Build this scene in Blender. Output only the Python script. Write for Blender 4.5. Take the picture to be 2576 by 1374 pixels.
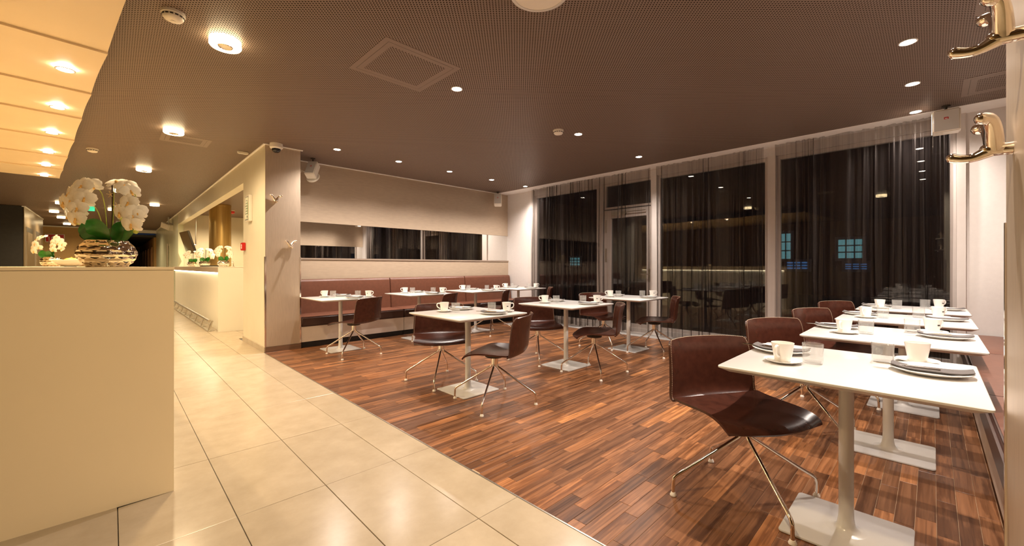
import bpy, bmesh, math, random
from mathutils import Vector, Matrix, Euler
random.seed(7)
for o in list(bpy.data.objects): bpy.data.objects.remove(o)
SC = bpy.context.scene
COL = SC.collection
PI = math.pi

# ------------------------------------------------------------------ camera, world, exposure
F_PX = 1032.0
YAW = math.atan2(1288 - 281, F_PX)
SN, CS = math.sin(YAW), math.cos(YAW)
cam_d = bpy.data.cameras.new('camera')
cam_d.sensor_width = 36; cam_d.lens = F_PX / 2576 * 36
cam_d.shift_y = -17 / 2576; cam_d.clip_start = .02; cam_d.clip_end = 200
cam = bpy.data.objects.new('camera', cam_d); COL.objects.link(cam)
cam.location = (0, 0, 1.21); cam.rotation_euler = (PI / 2, 0, -YAW)
SC.camera = cam
w = bpy.data.worlds.new('night'); SC.world = w; w.use_nodes = True
w.node_tree.nodes['Background'].inputs[0].default_value = (.010, .013, .022, 1)
w.node_tree.nodes['Background'].inputs[1].default_value = .5
SC.view_settings.view_transform = 'Standard'; SC.view_settings.look = 'None'
SC.view_settings.gamma = 1; SC.view_settings.use_curve_mapping = False
SC.view_settings.exposure = 0.85
# lamp strengths (the lights themselves are made in each lamp's builder)
P_SPOT, P_RING, P_SOFFIT, P_BAR = 112.0, 84.0, 28.0, 105.0
C_SPOT, C_RING = (1, .88, .79), (1, .76, .46)
ZC = 2.92            # ceiling
XW = 6.82            # window wall
YB = 7.15            # bench wall
YN = -.80            # near bench wall
XB = 1.527           # wood / tile boundary

# ------------------------------------------------------------------ materials
def new_mat(name):
    m = bpy.data.materials.new(name); m.use_nodes = True
    return m, m.node_tree, m.node_tree.nodes['Principled BSDF']
def lk(nt, a, b): nt.links.new(a, b)
def nd(nt, t, **kw):
    n = nt.nodes.new(t)
    for k, v in kw.items(): setattr(n, k, v)
    return n
def mth(nt, op, a, b=None, c=None):
    n = nt.nodes.new('ShaderNodeMath'); n.operation = op
    for i, v in enumerate((a, b, c)):
        if v is None: continue
        if isinstance(v, (int, float)): n.inputs[i].default_value = v
        else: nt.links.new(v, n.inputs[i])
    return n.outputs[0]
def plain(name, col, rough=.5, metal=0.0, noise=.06, scale=12, bump=.0, stretch=(1, 1, 1), coat=0, spec=.5):
    m, nt, b = new_mat(name)
    g = nd(nt, 'ShaderNodeNewGeometry'); mp = nd(nt, 'ShaderNodeMapping'); mp.inputs['Scale'].default_value = stretch
    lk(nt, g.outputs['Position'], mp.inputs[0])
    n = nd(nt, 'ShaderNodeTexNoise'); n.inputs['Scale'].default_value = scale; n.inputs['Detail'].default_value = 4
    lk(nt, mp.outputs[0], n.inputs[0])
    r = nd(nt, 'ShaderNodeValToRGB')
    r.color_ramp.elements[0].position = .3; r.color_ramp.elements[1].position = .7
    r.color_ramp.elements[0].color = tuple(c * (1 - noise) for c in col) + (1,)
    r.color_ramp.elements[1].color = tuple(min(1, c * (1 + noise)) for c in col) + (1,)
    lk(nt, n.outputs['Fac'], r.inputs[0]); lk(nt, r.outputs[0], b.inputs['Base Color'])
    b.inputs['Roughness'].default_value = rough; b.inputs['Metallic'].default_value = metal
    b.inputs['Coat Weight'].default_value = coat; b.inputs['Specular IOR Level'].default_value = spec
    if bump:
        bp = nd(nt, 'ShaderNodeBump'); bp.inputs['Strength'].default_value = bump; bp.inputs['Distance'].default_value = .004
        lk(nt, n.outputs['Fac'], bp.inputs['Height']); lk(nt, bp.outputs[0], b.inputs['Normal'])
    return m
def emit(name, col, s):
    m, nt, b = new_mat(name)
    b.inputs['Base Color'].default_value = (*col, 1); b.inputs['Emission Color'].default_value = (*col, 1)
    b.inputs['Emission Strength'].default_value = s
    return m
M = {}
M['white_paint'] = plain('white_paint', (.72, .675, .645), .6, noise=.02, scale=30)
M['margin'] = plain('ceiling_margin', (.95, .92, .89), .5, noise=.02)
M['cream'] = plain('cream_wall', (.64, .585, .45), .45, noise=.03, scale=3)
M['bar_white'] = plain('bar_laminate', (.80, .76, .64), .3, noise=.02, scale=2)
M['counter'] = plain('counter_laminate', (.92, .76, .50), .28, noise=.02, scale=2)
M['champagne'] = plain('champagne_panel', (.54, .435, .33), .42, metal=.5, noise=.05, scale=60, stretch=(1, 1, .12), bump=.03)
M['beige_wall'] = plain('beige_wall', (.47, .365, .265), .55, metal=.12, noise=.05, scale=40, stretch=(.2, .2, 1))
M['taupe'] = plain('taupe_ledge', (.33, .25, .19), .5, noise=.04)
M['leather'] = plain('brown_leather', (.050, .0145, .008), .27, noise=.22, scale=26, bump=.04, spec=.38)
M['bench_leather'] = plain('bench_leather', (.135, .052, .030), .36, noise=.10, scale=22, bump=.05, spec=.35)
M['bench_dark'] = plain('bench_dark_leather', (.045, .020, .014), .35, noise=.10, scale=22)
M['plinth'] = plain('bench_plinth', (.62, .52, .44), .4, noise=.03)
M['black'] = plain('black_toe', (.012, .010, .009), .5, noise=.1)
M['stitch'] = plain('tan_stitch', (.62, .48, .34), .7, noise=.05)
M['chrome'] = plain('chrome', (.86, .80, .72), .10, metal=1, noise=.02)
M['steel'] = plain('brushed_steel', (.62, .58, .50), .3, metal=1, noise=.06, scale=80)
M['hook'] = plain('polished_hook', (.90, .83, .72), .07, metal=1, noise=.02)
M['lacquer'] = plain('white_lacquer', (.67, .645, .615), .26, noise=.015, scale=6, coat=.25)
M['porcelain'] = plain('porcelain', (.86, .83, .78), .14, noise=.01)
M['napkin'] = plain('grey_napkin', (.105, .092, .088), .85, noise=.12, scale=300, bump=.1)
M['mark'] = plain('dark_mark', (.03, .025, .02), .5)
M['plastic'] = plain('cream_plastic', (.82, .76, .66), .4, noise=.02)
M['vent'] = plain('dark_vent', (.05, .04, .03), .6)
M['brown_wood'] = plain('brown_skirting', (.16, .085, .05), .45, noise=.25, scale=14, stretch=(.2, 1, 6))
M['soffit'] = plain('soffit_panel', (.82, .67, .45), .45, noise=.03, scale=2)
M['brass'] = plain('brass_column', (.55, .38, .14), .32, metal=.9, noise=.10, scale=30, stretch=(1, 1, .05))
M['brass_wall'] = plain('brass_lift', (.42, .32, .20), .35, metal=.7, noise=.08, scale=50, stretch=(1, 1, .1))
M['dark_wall'] = plain('dark_wall', (.035, .033, .030), .5, noise=.1)
M['ochre_wall'] = plain('ochre_wall', (.50, .30, .11), .6, noise=.06, scale=4)
M['wood_doors'] = plain('wood_doors', (.42, .22, .09), .45, noise=.22, scale=9, stretch=(4, 4, .4))
M['green_glass'] = plain('green_strip', (.45, .70, .12), .3, noise=.04)
M['pale_glass'] = plain('pale_green_wall', (.66, .68, .50), .25, noise=.05, scale=1.5)
M['red'] = plain('red_plastic', (.55, .012, .01), .35, noise=.04)
M['sign_white'] = plain('sign_white', (.85, .82, .78), .4, noise=.01)
M['green_sign'] = emit('green_sign', (.03, .55, .33), .45)
M['screen'] = plain('black_screen', (.02, .018, .016), .15, noise=.05)
M['silver'] = plain('silver_glaze', (.80, .72, .60), .06, metal=1, noise=.03)
M['petal'] = plain('white_petal', (.90, .84, .72), .55, noise=.04, scale=60)
M['lip'] = plain('orchid_lip', (.80, .46, .12), .5, noise=.3, scale=90)
M['leaf'] = plain('orchid_leaf', (.030, .17, .018), .32, noise=.25, scale=30)
M['stem'] = plain('orchid_stem', (.075, .035, .018), .6, noise=.25, scale=70)
M['bud'] = plain('orchid_bud', (.38, .42, .06), .5, noise=.2, scale=50)
M['raffia'] = plain('raffia', (.75, .55, .25), .7, noise=.1)
M['lemon'] = plain('lemon', (.85, .62, .05), .45, noise=.05)
M['stone'] = plain('grey_stone', (.34, .32, .30), .5, noise=.12, scale=40)
M['asphalt'] = plain('asphalt', (.03, .03, .032), .7, noise=.3, scale=30)
M['facade'] = plain('night_facade', (.10, .10, .11), .8, noise=.1)
M['frame'] = plain('window_frame', (.72, .66, .62), .4, noise=.02)
M['emit_spot'] = emit('spot_bulb', (1, .88, .74), 40)
M['emit_ring'] = emit('ring_glow', (1, .80, .46), 9)
M['emit_bar'] = emit('bar_led', (1, .88, .62), 7)
M['lit_blue'] = emit('lit_shop_blue', (.10, .30, .75), .25)
M['lit_cyan'] = emit('lit_shop_cyan', (.25, .62, .70), .3)
M['lit_warm'] = emit('lit_window_warm', (.9, .6, .2), .7)

def mat_tile():
    m, nt, b = new_mat('beige_tile')
    g = nd(nt, 'ShaderNodeNewGeometry'); a = nd(nt, 'ShaderNodeAttribute', attribute_name='pc')
    n = nd(nt, 'ShaderNodeTexNoise'); n.inputs['Scale'].default_value = 5; n.inputs['Detail'].default_value = 6; n.inputs['Roughness'].default_value = .65
    lk(nt, g.outputs['Position'], n.inputs[0])
    r = nd(nt, 'ShaderNodeValToRGB'); r.color_ramp.elements[0].position = .3; r.color_ramp.elements[1].position = .72
    r.color_ramp.elements[0].color = (.40, .32, .218, 1); r.color_ramp.elements[1].color = (.49, .40, .285, 1)
    lk(nt, n.outputs['Fac'], r.inputs[0])
    hs = nd(nt, 'ShaderNodeHueSaturation'); lk(nt, r.outputs[0], hs.inputs['Color'])
    lk(nt, mth(nt, 'MULTIPLY_ADD', a.outputs['Fac'], .10, .95), hs.inputs['Value'])
    lk(nt, hs.outputs[0], b.inputs['Base Color']); b.inputs['Roughness'].default_value = .23; b.inputs['Specular IOR Level'].default_value = .6
    return m
def mat_wood():
    m, nt, b = new_mat('oak_planks')
    g = nd(nt, 'ShaderNodeNewGeometry'); a = nd(nt, 'ShaderNodeAttribute', attribute_name='pc')
    off = nd(nt, 'ShaderNodeCombineXYZ')
    lk(nt, mth(nt, 'MULTIPLY', a.outputs['Fac'], 37.0), off.inputs[0]); lk(nt, mth(nt, 'MULTIPLY', a.outputs['Fac'], 91.0), off.inputs[2])
    va = nd(nt, 'ShaderNodeVectorMath', operation='ADD'); lk(nt, g.outputs['Position'], va.inputs[0]); lk(nt, off.outputs[0], va.inputs[1])
    mp = nd(nt, 'ShaderNodeMapping'); mp.inputs['Scale'].default_value = (1.1, 34, 9); lk(nt, va.outputs[0], mp.inputs[0])
    n = nd(nt, 'ShaderNodeTexNoise'); n.inputs['Scale'].default_value = 1.5; n.inputs['Detail'].default_value = 6; n.inputs['Roughness'].default_value = .6
    n.inputs['Distortion'].default_value = .6; lk(nt, mp.outputs[0], n.inputs[0])
    mp2 = nd(nt, 'ShaderNodeMapping'); mp2.inputs['Scale'].default_value = (1.2, 9, 4); lk(nt, va.outputs[0], mp2.inputs[0])
    wv = nd(nt, 'ShaderNodeTexWave', wave_type='RINGS'); wv.inputs['Scale'].default_value = 4.0; wv.inputs['Distortion'].default_value = 4; wv.inputs['Detail'].default_value = 3
    lk(nt, mp2.outputs[0], wv.inputs[0])
    base = nd(nt, 'ShaderNodeValToRGB'); cr = base.color_ramp
    cr.elements[0].position = 0; cr.elements[0].color = (.16, .072, .034, 1)
    cr.elements[1].position = 1; cr.elements[1].color = (.66, .29, .105, 1)
    for p, c in ((.3, (.24, .108, .050, 1)), (.6, (.36, .160, .070, 1)), (.85, (.48, .205, .080, 1))):
        e = cr.elements.new(p); e.color = c
    lk(nt, a.outputs['Fac'], base.inputs[0])
    gr = nd(nt, 'ShaderNodeValToRGB'); gr.color_ramp.elements[0].position = .36; gr.color_ramp.elements[1].position = .66
    gr.color_ramp.elements[0].color = (.46, .41, .38, 1); gr.color_ramp.elements[1].color = (1.0, 1.0, 1.0, 1)
    lk(nt, n.outputs['Fac'], gr.inputs[0])
    gw = nd(nt, 'ShaderNodeValToRGB'); gw.color_ramp.elements[0].position = .1; gw.color_ramp.elements[1].position = .5
    gw.color_ramp.elements[0].color = (.42, .36, .32, 1); gw.color_ramp.elements[1].color = (1, 1, 1, 1)
    lk(nt, wv.outputs['Fac'], gw.inputs[0])
    m1 = nd(nt, 'ShaderNodeMix', data_type='RGBA', blend_type='MULTIPLY'); m1.inputs[0].default_value = 1
    lk(nt, base.outputs[0], m1.inputs[6]); lk(nt, gr.outputs[0], m1.inputs[7])
    m2 = nd(nt, 'ShaderNodeMix', data_type='RGBA', blend_type='MULTIPLY'); m2.inputs[0].default_value = .6
    lk(nt, m1.outputs[2], m2.inputs[6]); lk(nt, gw.outputs[0], m2.inputs[7])
    lk(nt, m2.outputs[2], b.inputs['Base Color'])
    b.inputs['Roughness'].default_value = .30; b.inputs['Specular IOR Level'].default_value = .36
    bp = nd(nt, 'ShaderNodeBump'); bp.inputs['Strength'].default_value = .12; bp.inputs['Distance'].default_value = .002
    lk(nt, n.outputs['Fac'], bp.inputs['Height']); lk(nt, bp.outputs[0], b.inputs['Normal'])
    return m
def mat_perforated(name, col, pitch=.028, rad=.19):
    m, nt, b = new_mat(name)
    g = nd(nt, 'ShaderNodeNewGeometry'); sx = nd(nt, 'ShaderNodeSeparateXYZ'); lk(nt, g.outputs['Position'], sx.inputs[0])
    ds = []
    for o in (0, .5):
        fx = mth(nt, 'SUBTRACT', mth(nt, 'FRACT', mth(nt, 'MULTIPLY_ADD', sx.outputs[0], 1 / pitch, o + 400)), .5)
        fy = mth(nt, 'SUBTRACT', mth(nt, 'FRACT', mth(nt, 'MULTIPLY_ADD', sx.outputs[1], 1 / pitch, o + 400)), .5)
        ds.append(mth(nt, 'SQRT', mth(nt, 'ADD', mth(nt, 'MULTIPLY', fx, fx), mth(nt, 'MULTIPLY', fy, fy))))
    d = mth(nt, 'MINIMUM', ds[0], ds[1])
    hole = mth(nt, 'LESS_THAN', d, rad)
    mx = nd(nt, 'ShaderNodeMix', data_type='RGBA'); lk(nt, hole, mx.inputs[0])
    mx.inputs[6].default_value = (*col, 1); mx.inputs[7].default_value = (col[0] * .12, col[1] * .12, col[2] * .12, 1)
    lk(nt, mx.outputs[2], b.inputs['Base Color'])
    lk(nt, mth(nt, 'MULTIPLY', mth(nt, 'SUBTRACT', 1.0, hole), .35), b.inputs['Specular IOR Level'])
    b.inputs['Roughness'].default_value = .45
    return m
def mat_glass(name, ior, tint, veil=0):
    m, nt, b = new_mat(name); nt.nodes.remove(b)
    out = [n for n in nt.nodes if n.type == 'OUTPUT_MATERIAL'][0]
    g = nd(nt, 'ShaderNodeNewGeometry'); dt = nd(nt, 'ShaderNodeVectorMath', operation='DOT_PRODUCT')
    lk(nt, g.outputs['Normal'], dt.inputs[0]); lk(nt, g.outputs['Incoming'], dt.inputs[1])
    c1 = mth(nt, 'SUBTRACT', 1.0, mth(nt, 'ABSOLUTE', dt.outputs['Value'])); f0 = ((ior - 1) / (ior + 1)) ** 2
    fr = nd(nt, 'ShaderNodeClamp'); lk(nt, mth(nt, 'MULTIPLY_ADD', mth(nt, 'POWER', c1, 5.0), 1 - f0, f0), fr.inputs[0])
    t = nd(nt, 'ShaderNodeBsdfTransparent'); t.inputs[0].default_value = (*tint, 1)
    gl = nd(nt, 'ShaderNodeBsdfGlossy'); gl.inputs['Roughness'].default_value = .0
    mx = nd(nt, 'ShaderNodeMixShader'); lk(nt, fr.outputs[0], mx.inputs[0]); lk(nt, t.outputs[0], mx.inputs[1]); lk(nt, gl.outputs[0], mx.inputs[2])
    if veil:
        df = nd(nt, 'ShaderNodeBsdfDiffuse'); df.inputs[0].default_value = (.9, .9, .88, 1)
        mv = nd(nt, 'ShaderNodeMixShader'); mv.inputs[0].default_value = veil; lk(nt, mx.outputs[0], mv.inputs[1]); lk(nt, df.outputs[0], mv.inputs[2]); mx = mv
    lk(nt, mx.outputs[0], out.inputs[0])
    return m
def mat_curtain():
    m, nt, b = new_mat('black_sheer'); nt.nodes.remove(b)
    out = [n for n in nt.nodes if n.type == 'OUTPUT_MATERIAL'][0]
    g = nd(nt, 'ShaderNodeNewGeometry'); mp = nd(nt, 'ShaderNodeMapping'); mp.inputs['Scale'].default_value = (1, 30, .35); lk(nt, g.outputs['Position'], mp.inputs[0])
    n = nd(nt, 'ShaderNodeTexNoise'); n.inputs['Scale'].default_value = 1.6; n.inputs['Detail'].default_value = 3; lk(nt, mp.outputs[0], n.inputs[0])
    r = nd(nt, 'ShaderNodeValToRGB'); r.color_ramp.elements[0].position = .35; r.color_ramp.elements[1].position = .75
    r.color_ramp.elements[0].color = (.30, .30, .30, 1); r.color_ramp.elements[1].color = (.50, .50, .50, 1); lk(nt, n.outputs['Fac'], r.inputs[0])
    t = nd(nt, 'ShaderNodeBsdfTransparent'); t.inputs[0].default_value = (.95, .92, .90, 1)
    d = nd(nt, 'ShaderNodeBsdfDiffuse'); d.inputs[0].default_value = (.012, .0095, .009, 1)
    s = nd(nt, 'ShaderNodeBsdfGlossy'); s.inputs['Roughness'].default_value = .33; s.inputs[0].default_value = (.060, .052, .048, 1)
    ad = nd(nt, 'ShaderNodeAddShader'); lk(nt, d.outputs[0], ad.inputs[0]); lk(nt, s.outputs[0], ad.inputs[1])
    mx = nd(nt, 'ShaderNodeMixShader'); lk(nt, r.outputs[0], mx.inputs[0]); lk(nt, t.outputs[0], mx.inputs[1]); lk(nt, ad.outputs[0], mx.inputs[2])
    lk(nt, mx.outputs[0], out.inputs[0])
    return m
M['tile'] = mat_tile(); M['wood'] = mat_wood()
CEIL_COL = (.225, .160, .125)
M['perforated'] = mat_perforated('perforated_ceiling', CEIL_COL)
M['ceil_plain'] = plain('ceiling_plain', CEIL_COL, .45, noise=.03)
M['pane'] = mat_glass('window_glass', 2.0, (.9, .93, .92))
M['glass'] = mat_glass('drinking_glass', 1.6, (.97, .97, .965), .07)
M['curtain'] = mat_curtain()
mm, nt_, b_ = new_mat('mirror'); b_.inputs['Base Color'].default_value = (.86, .84, .80, 1); b_.inputs['Metallic'].default_value = 1; b_.inputs['Roughness'].default_value = .01
M['mirror'] = mm

# ------------------------------------------------------------------ mesh builder
class MB:
    def __init__(s): s.v = []; s.f = []
    def add(s, vs, fs):
        o = len(s.v); s.v += [tuple(v) for v in vs]; s.f += [tuple(i + o for i in f) for f in fs]; return s
    def box(s, x0, x1, y0, y1, z0, z1):
        vs = [(x, y, z) for z in (z0, z1) for y in (y0, y1) for x in (x0, x1)]
        return s.add(vs, [(0, 2, 3, 1), (4, 5, 7, 6), (0, 1, 5, 4), (2, 6, 7, 3), (0, 4, 6, 2), (1, 3, 7, 5)])
    def obox(s, c, size, rot):
        mt = rot if isinstance(rot, Matrix) else Euler(rot).to_matrix(); c = Vector(c); x, y, z = (q / 2 for q in size)
        vs = [c + mt @ Vector((a, b, d)) for d in (-z, z) for b in (-y, y) for a in (-x, x)]
        return s.add(vs, [(0, 2, 3, 1), (4, 5, 7, 6), (0, 1, 5, 4), (2, 6, 7, 3), (0, 4, 6, 2), (1, 3, 7, 5)])
    def lathe(s, prof, n=24, c=(0, 0, 0), cap=True):
        vs = []
        for r, z in prof:
            for i in range(n):
                a = 2 * PI * i / n; vs.append((c[0] + r * math.cos(a), c[1] + r * math.sin(a), c[2] + z))
        fs = []
        for k in range(len(prof) - 1):
            for i in range(n):
                j = (i + 1) % n; fs.append((k * n + i, k * n + j, (k + 1) * n + j, (k + 1) * n + i))
        if cap:
            if prof[0][0] > 1e-4: fs.append(tuple(range(n))[::-1])
            if prof[-1][0] > 1e-4: fs.append(tuple((len(prof) - 1) * n + i for i in range(n)))
        return s.add(vs, fs)
    def tube(s, pts, r, n=10, caps=True):
        P = [Vector(p) for p in pts]; R = r if isinstance(r, (list, tuple)) else [r] * len(P)
        vs = []; up = None
        for i, p in enumerate(P):
            d = (P[min(i + 1, len(P) - 1)] - P[max(i - 1, 0)]).normalized()
            if up is None:
                up = Vector((0, 0, 1)) if abs(d.z) < .9 else Vector((1, 0, 0))
            a = (up - d * up.dot(d))
            if a.length < 1e-5: a = d.orthogonal()
            a.normalize(); b = d.cross(a); up = a
            for k in range(n):
                t = 2 * PI * k / n; vs.append(p + (a * math.cos(t) + b * math.sin(t)) * R[i])
        fs = []
        for i in range(len(P) - 1):
            for k in range(n):
                j = (k + 1) % n; fs.append((i * n + k, i * n + j, (i + 1) * n + j, (i + 1) * n + k))
        if caps: fs += [tuple(range(n))[::-1], tuple((len(P) - 1) * n + k for k in range(n))]
        return s.add(vs, fs)
    def grid(s, fn, nu, nv):
        vs = [fn(i / nu, j / nv) for j in range(nv + 1) for i in range(nu + 1)]
        fs = [(j * (nu + 1) + i, j * (nu + 1) + i + 1, (j + 1) * (nu + 1) + i + 1, (j + 1) * (nu + 1) + i) for j in range(nv) for i in range(nu)]
        return s.add(vs, fs)
    def prism(s, poly, z0, z1):
        n = len(poly)
        vs = [(x, y, z0) for x, y in poly] + [(x, y, z1) for x, y in poly]
        return s.add(vs, [tuple(range(n))[::-1], tuple(range(n, 2 * n))] + [(i, (i + 1) % n, n + (i + 1) % n, n + i) for i in range(n)])
    def mesh(s, name, mat, smooth=False, bevel=0, seg=2, fix=True):
        me = bpy.data.meshes.new(name)
        me.from_pydata(s.v, [], s.f); me.update()
        bm = bmesh.new(); bm.from_mesh(me)
        if fix: bmesh.ops.recalc_face_normals(bm, faces=bm.faces)
        if bevel:
            es = [e for e in bm.edges if len(e.link_faces) == 2 and e.calc_face_angle(0) > .5]
            bmesh.ops.bevel(bm, geom=es, offset=bevel, segments=seg, affect='EDGES', clamp_overlap=True)
        bm.to_mesh(me); bm.free()
        me.materials.append(M[mat] if isinstance(mat, str) else mat)
        if smooth or bevel:
            for p in me.polygons: p.use_smooth = True
            me.set_sharp_from_angle(angle=math.radians(40))
        return me
    def build(s, name, mat, parent=None, **kw):
        return link(name, s.mesh(name, mat, **kw), parent)
def link(name, me, parent=None):
    o = bpy.data.objects.new(name, me); COL.objects.link(o)
    if parent: o.parent = parent
    return o
def tag(o, label, cat, group=None):
    o['label'] = label; o['category'] = cat
    if group: o['group'] = group
    return o
def struct(o, label=None):
    o['kind'] = 'structure'
    if label: o['label'] = label
    return o
def thing(name, label, cat, loc=(0, 0, 0), rz=0, group=None):
    o = bpy.data.objects.new(name, None); COL.objects.link(o); o.empty_display_size = .05
    o.location = loc; o.rotation_euler = (0, 0, rz)
    return tag(o, label, cat, group)
def copy_tree(o, parent=None):
    c = o.copy(); COL.objects.link(c); c.parent = parent
    for ch in list(o.children): copy_tree(ch, c)
    return c
def bx(*a): return MB().box(*a)
def add_light(parent, kind, name, loc, power, col, **kw):
    l = bpy.data.lights.new(name, kind); l.energy = power; l.color = col
    for k, v in kw.items(): setattr(l, k, v)
    o = bpy.data.objects.new(name, l); COL.objects.link(o); o.parent = parent; o.location = loc
    return o
def smooth_path(pts, n=8):
    P = [Vector(p) for p in pts]; out = []
    for i in range(len(P) - 1):
        p0 = P[max(i - 1, 0)]; p1 = P[i]; p2 = P[i + 1]; p3 = P[min(i + 2, len(P) - 1)]
        for k in range(n):
            t = k / n
            out.append(.5 * ((2 * p1) + (p2 - p0) * t + (2 * p0 - 5 * p1 + 4 * p2 - p3) * t * t + (3 * p1 - p0 - 3 * p2 + p3) * t ** 3))
    out.append(P[-1]); return out

# ------------------------------------------------------------------ floor
floor = struct(bx(-6, XW + .15, -5, 46, -.10, -.006).build('floor', 'vent'), 'floor of beige tiles and dark oak planks')
def flat_piece(name, mat, x0, x1, y0, y1, z1, val, parent, bev=.0012):
    mb = MB(); z0 = -.006; b = bev
    vs = [(x0, y0, z0), (x1, y0, z0), (x1, y1, z0), (x0, y1, z0), (x0, y0, z1 - b), (x1, y0, z1 - b), (x1, y1, z1 - b), (x0, y1, z1 - b),
          (x0 + b, y0 + b, z1), (x1 - b, y0 + b, z1), (x1 - b, y1 - b, z1), (x0 + b, y1 - b, z1)]
    fs = [(8, 9, 10, 11)] + [(i, (i + 1) % 4, 4 + (i + 1) % 4, 4 + i) for i in range(4)] + [(4 + i, 4 + (i + 1) % 4, 8 + (i + 1) % 4, 8 + i) for i in range(4)]
    return vs, fs
def pc_attr(me, vals):
    a = me.attributes.new('pc', 'FLOAT', 'POINT'); a.data.foreach_set('value', vals)
# tiles
TX, TY = .413, .8235
xs = [1.26 - TX * k for k in range(-1, 8)]
tiles_far = ([], [], [])
for j in range(-4, 55):
    y0 = 1.52 + TY * (j - 1); y1 = y0 + TY
    for i in range(-8 if y0 > 7.3 and y0 < 17 else 0, 12):
        x1 = 1.26 - TX * (i - 1); x0 = x1 - TX
        if i == 0 and y0 <= 7.3: x1 = XB - .004
        g = .0016; v = random.random()
        vs, fs = flat_piece('t', 'tile', x0 + g, x1 - g, y0 + g, y1 - g, random.uniform(-.0004, .0004), v, None)
        if y1 < 13.5 and x1 > -1.2 and y1 > .2:
            cx_, cy_ = (x0 + x1) / 2, (y0 + y1) / 2
            me = bpy.data.meshes.new('floor_tile'); me.from_pydata([(a - cx_, b - cy_, c) for a, b, c in vs], [], fs); me.materials.append(M['tile'])
            pc_attr(me, [v] * len(vs)); o = link('floor_tile', me, floor); o.location = (cx_, cy_, 0)
        else:
            n0 = len(tiles_far[0]); tiles_far[0].extend(vs); tiles_far[1].extend([tuple(q + n0 for q in f) for f in fs]); tiles_far[2].extend([v] * len(vs))
me = bpy.data.meshes.new('distant_tiles'); me.from_pydata(tiles_far[0], [], tiles_far[1]); me.materials.append(M['tile']); pc_attr(me, tiles_far[2])
o = link('distant_tiles', me, floor); o['kind'] = 'stuff'
# planks run along X
PW = .0715; planks = []
row = 0; y = YN
while y < 7.6:
    x = XB + .006 - random.uniform(0, .45)
    while x < 6.50:
        L = random.choice((.30, .36, .42, .48, .54, .60)) * random.uniform(.92, 1.08)
        x0, x1 = max(x, XB + .004), min(x + L, 6.50)
        if x1 - x0 > .02: planks.append((x0, x1, y, min(y + PW, 7.6)))
        x += L
    y += PW
def plank_area(p):
    cx_, cy_ = (p[0] + p[1]) / 2, (p[2] + p[3]) / 2
    dep = cx_ * SN + cy_ * CS
    if dep < .3: return 0
    lat = cx_ * CS - cy_ * SN; u = 1288 + F_PX * lat / dep; v_ = 670 + F_PX * 1.21 / dep
    if not (0 < u < 2530 and v_ < 1390): return 0
    return (p[1] - p[0]) / dep ** 3
planks.sort(key=plank_area, reverse=True)
rest = ([], [], [])
for k, (x0, x1, y0, y1) in enumerate(planks):
    g = .0007; v = min(1, max(0, random.betavariate(2.0, 2.3)))
    vs, fs = flat_piece('p', 'wood', x0 + g, x1 - g, y0 + g, y1 - g, random.uniform(-.0004, .0005), v, None, .0008)
    if k < 298:
        cx_, cy_ = (x0 + x1) / 2, (y0 + y1) / 2
        me = bpy.data.meshes.new('plank'); me.from_pydata([(a - cx_, b - cy_, c) for a, b, c in vs], [], fs); me.materials.append(M['wood'])
        pc_attr(me, [v] * len(vs)); o = link('plank', me, floor); o.location = (cx_, cy_, 0)
    else:
        n0 = len(rest[0]); rest[0].extend(vs); rest[1].extend([tuple(q + n0 for q in f) for f in fs]); rest[2].extend([v] * len(vs))
me = bpy.data.meshes.new('distant_planks'); me.from_pydata(rest[0], [], rest[1]); me.materials.append(M['wood']); pc_attr(me, rest[2])
o = link('distant_planks', me, floor); o['kind'] = 'stuff'
M['joint'] = plain('plank_joint', (.50, .34, .20), .7)  # pale tan stands in for light caught along the plank bevels
bx(XB, 6.5, YN, 7.3, -.0062, -.0022).build('joint_bed', 'joint', floor)
struct(bx(XB - .004, XB + .004, -.8, 6.50, -.006, .0015).build('trim_1', 'steel'), 'thin metal strip between tile and wood')
struct(bx(6.50, XW, YN, YB, -.006, .002).build('trim_2', 'stone'), 'grey stone strip along the window wall')

# ------------------------------------------------------------------ ceiling and its white margins
struct(bx(-6, XW + .15, -5, 26, ZC, ZC + .1).build('ceiling', 'perforated'), 'dark brown perforated metal ceiling')
struct(bx(6.475, XW, YN, YB, ZC - .004, ZC).build('trim_3', 'margin'), 'white ceiling margin above the window wall')
struct(bx(2.0, 6.475, YB - .03, YB, ZC - .012, ZC).build('trim_4', 'margin'), 'thin white trim along the mirror wall top')
struct(bx(1.51, 1.533, 6.49, 26, ZC - .012, ZC).build('trim_5', 'margin'), 'thin white trim along the corridor wall top')
struct(bx(1.533, 2.02, 6.485, 6.51, ZC - .012, ZC).build('trim_6', 'margin'), 'thin white trim on the column top')

# ------------------------------------------------------------------ walls
wall_back = struct(bx(1.99, XW + .15, YB + .03, 7.32, 0, ZC).build('wall_back', 'beige_wall'), 'beige wall with a mirror strip behind the bench')
bx(2.0, XW, YB - .012, YB + .03, 1.935, ZC - .002).build('upper_panel', 'beige_wall', wall_back)
bx(2.0, XW, YB - .03, YB + .03, .0, 1.320).build('lower_panel', 'beige_wall', wall_back)
bx(2.0, XW, YB - .045, YB + .03, 1.320, 1.345).build('ledge', 'taupe', wall_back)
mir = tag(bx(2.0, XW, YB + .008, YB + .028, 1.347, 1.933).build('wall_mirror', 'mirror'), 'long mirror strip let into the beige wall above the bench', 'mirror')
wall_near = struct(bx(1.99, XW + .15, YN - .17, YN - .03, 0, ZC).build('wall_near', 'beige_wall'), 'beige wall behind the near bench')
bx(2.0, XW, YN - .03, YN + .012, 1.935, ZC - .002).build('upper_panel', 'beige_wall', wall_near)
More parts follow.
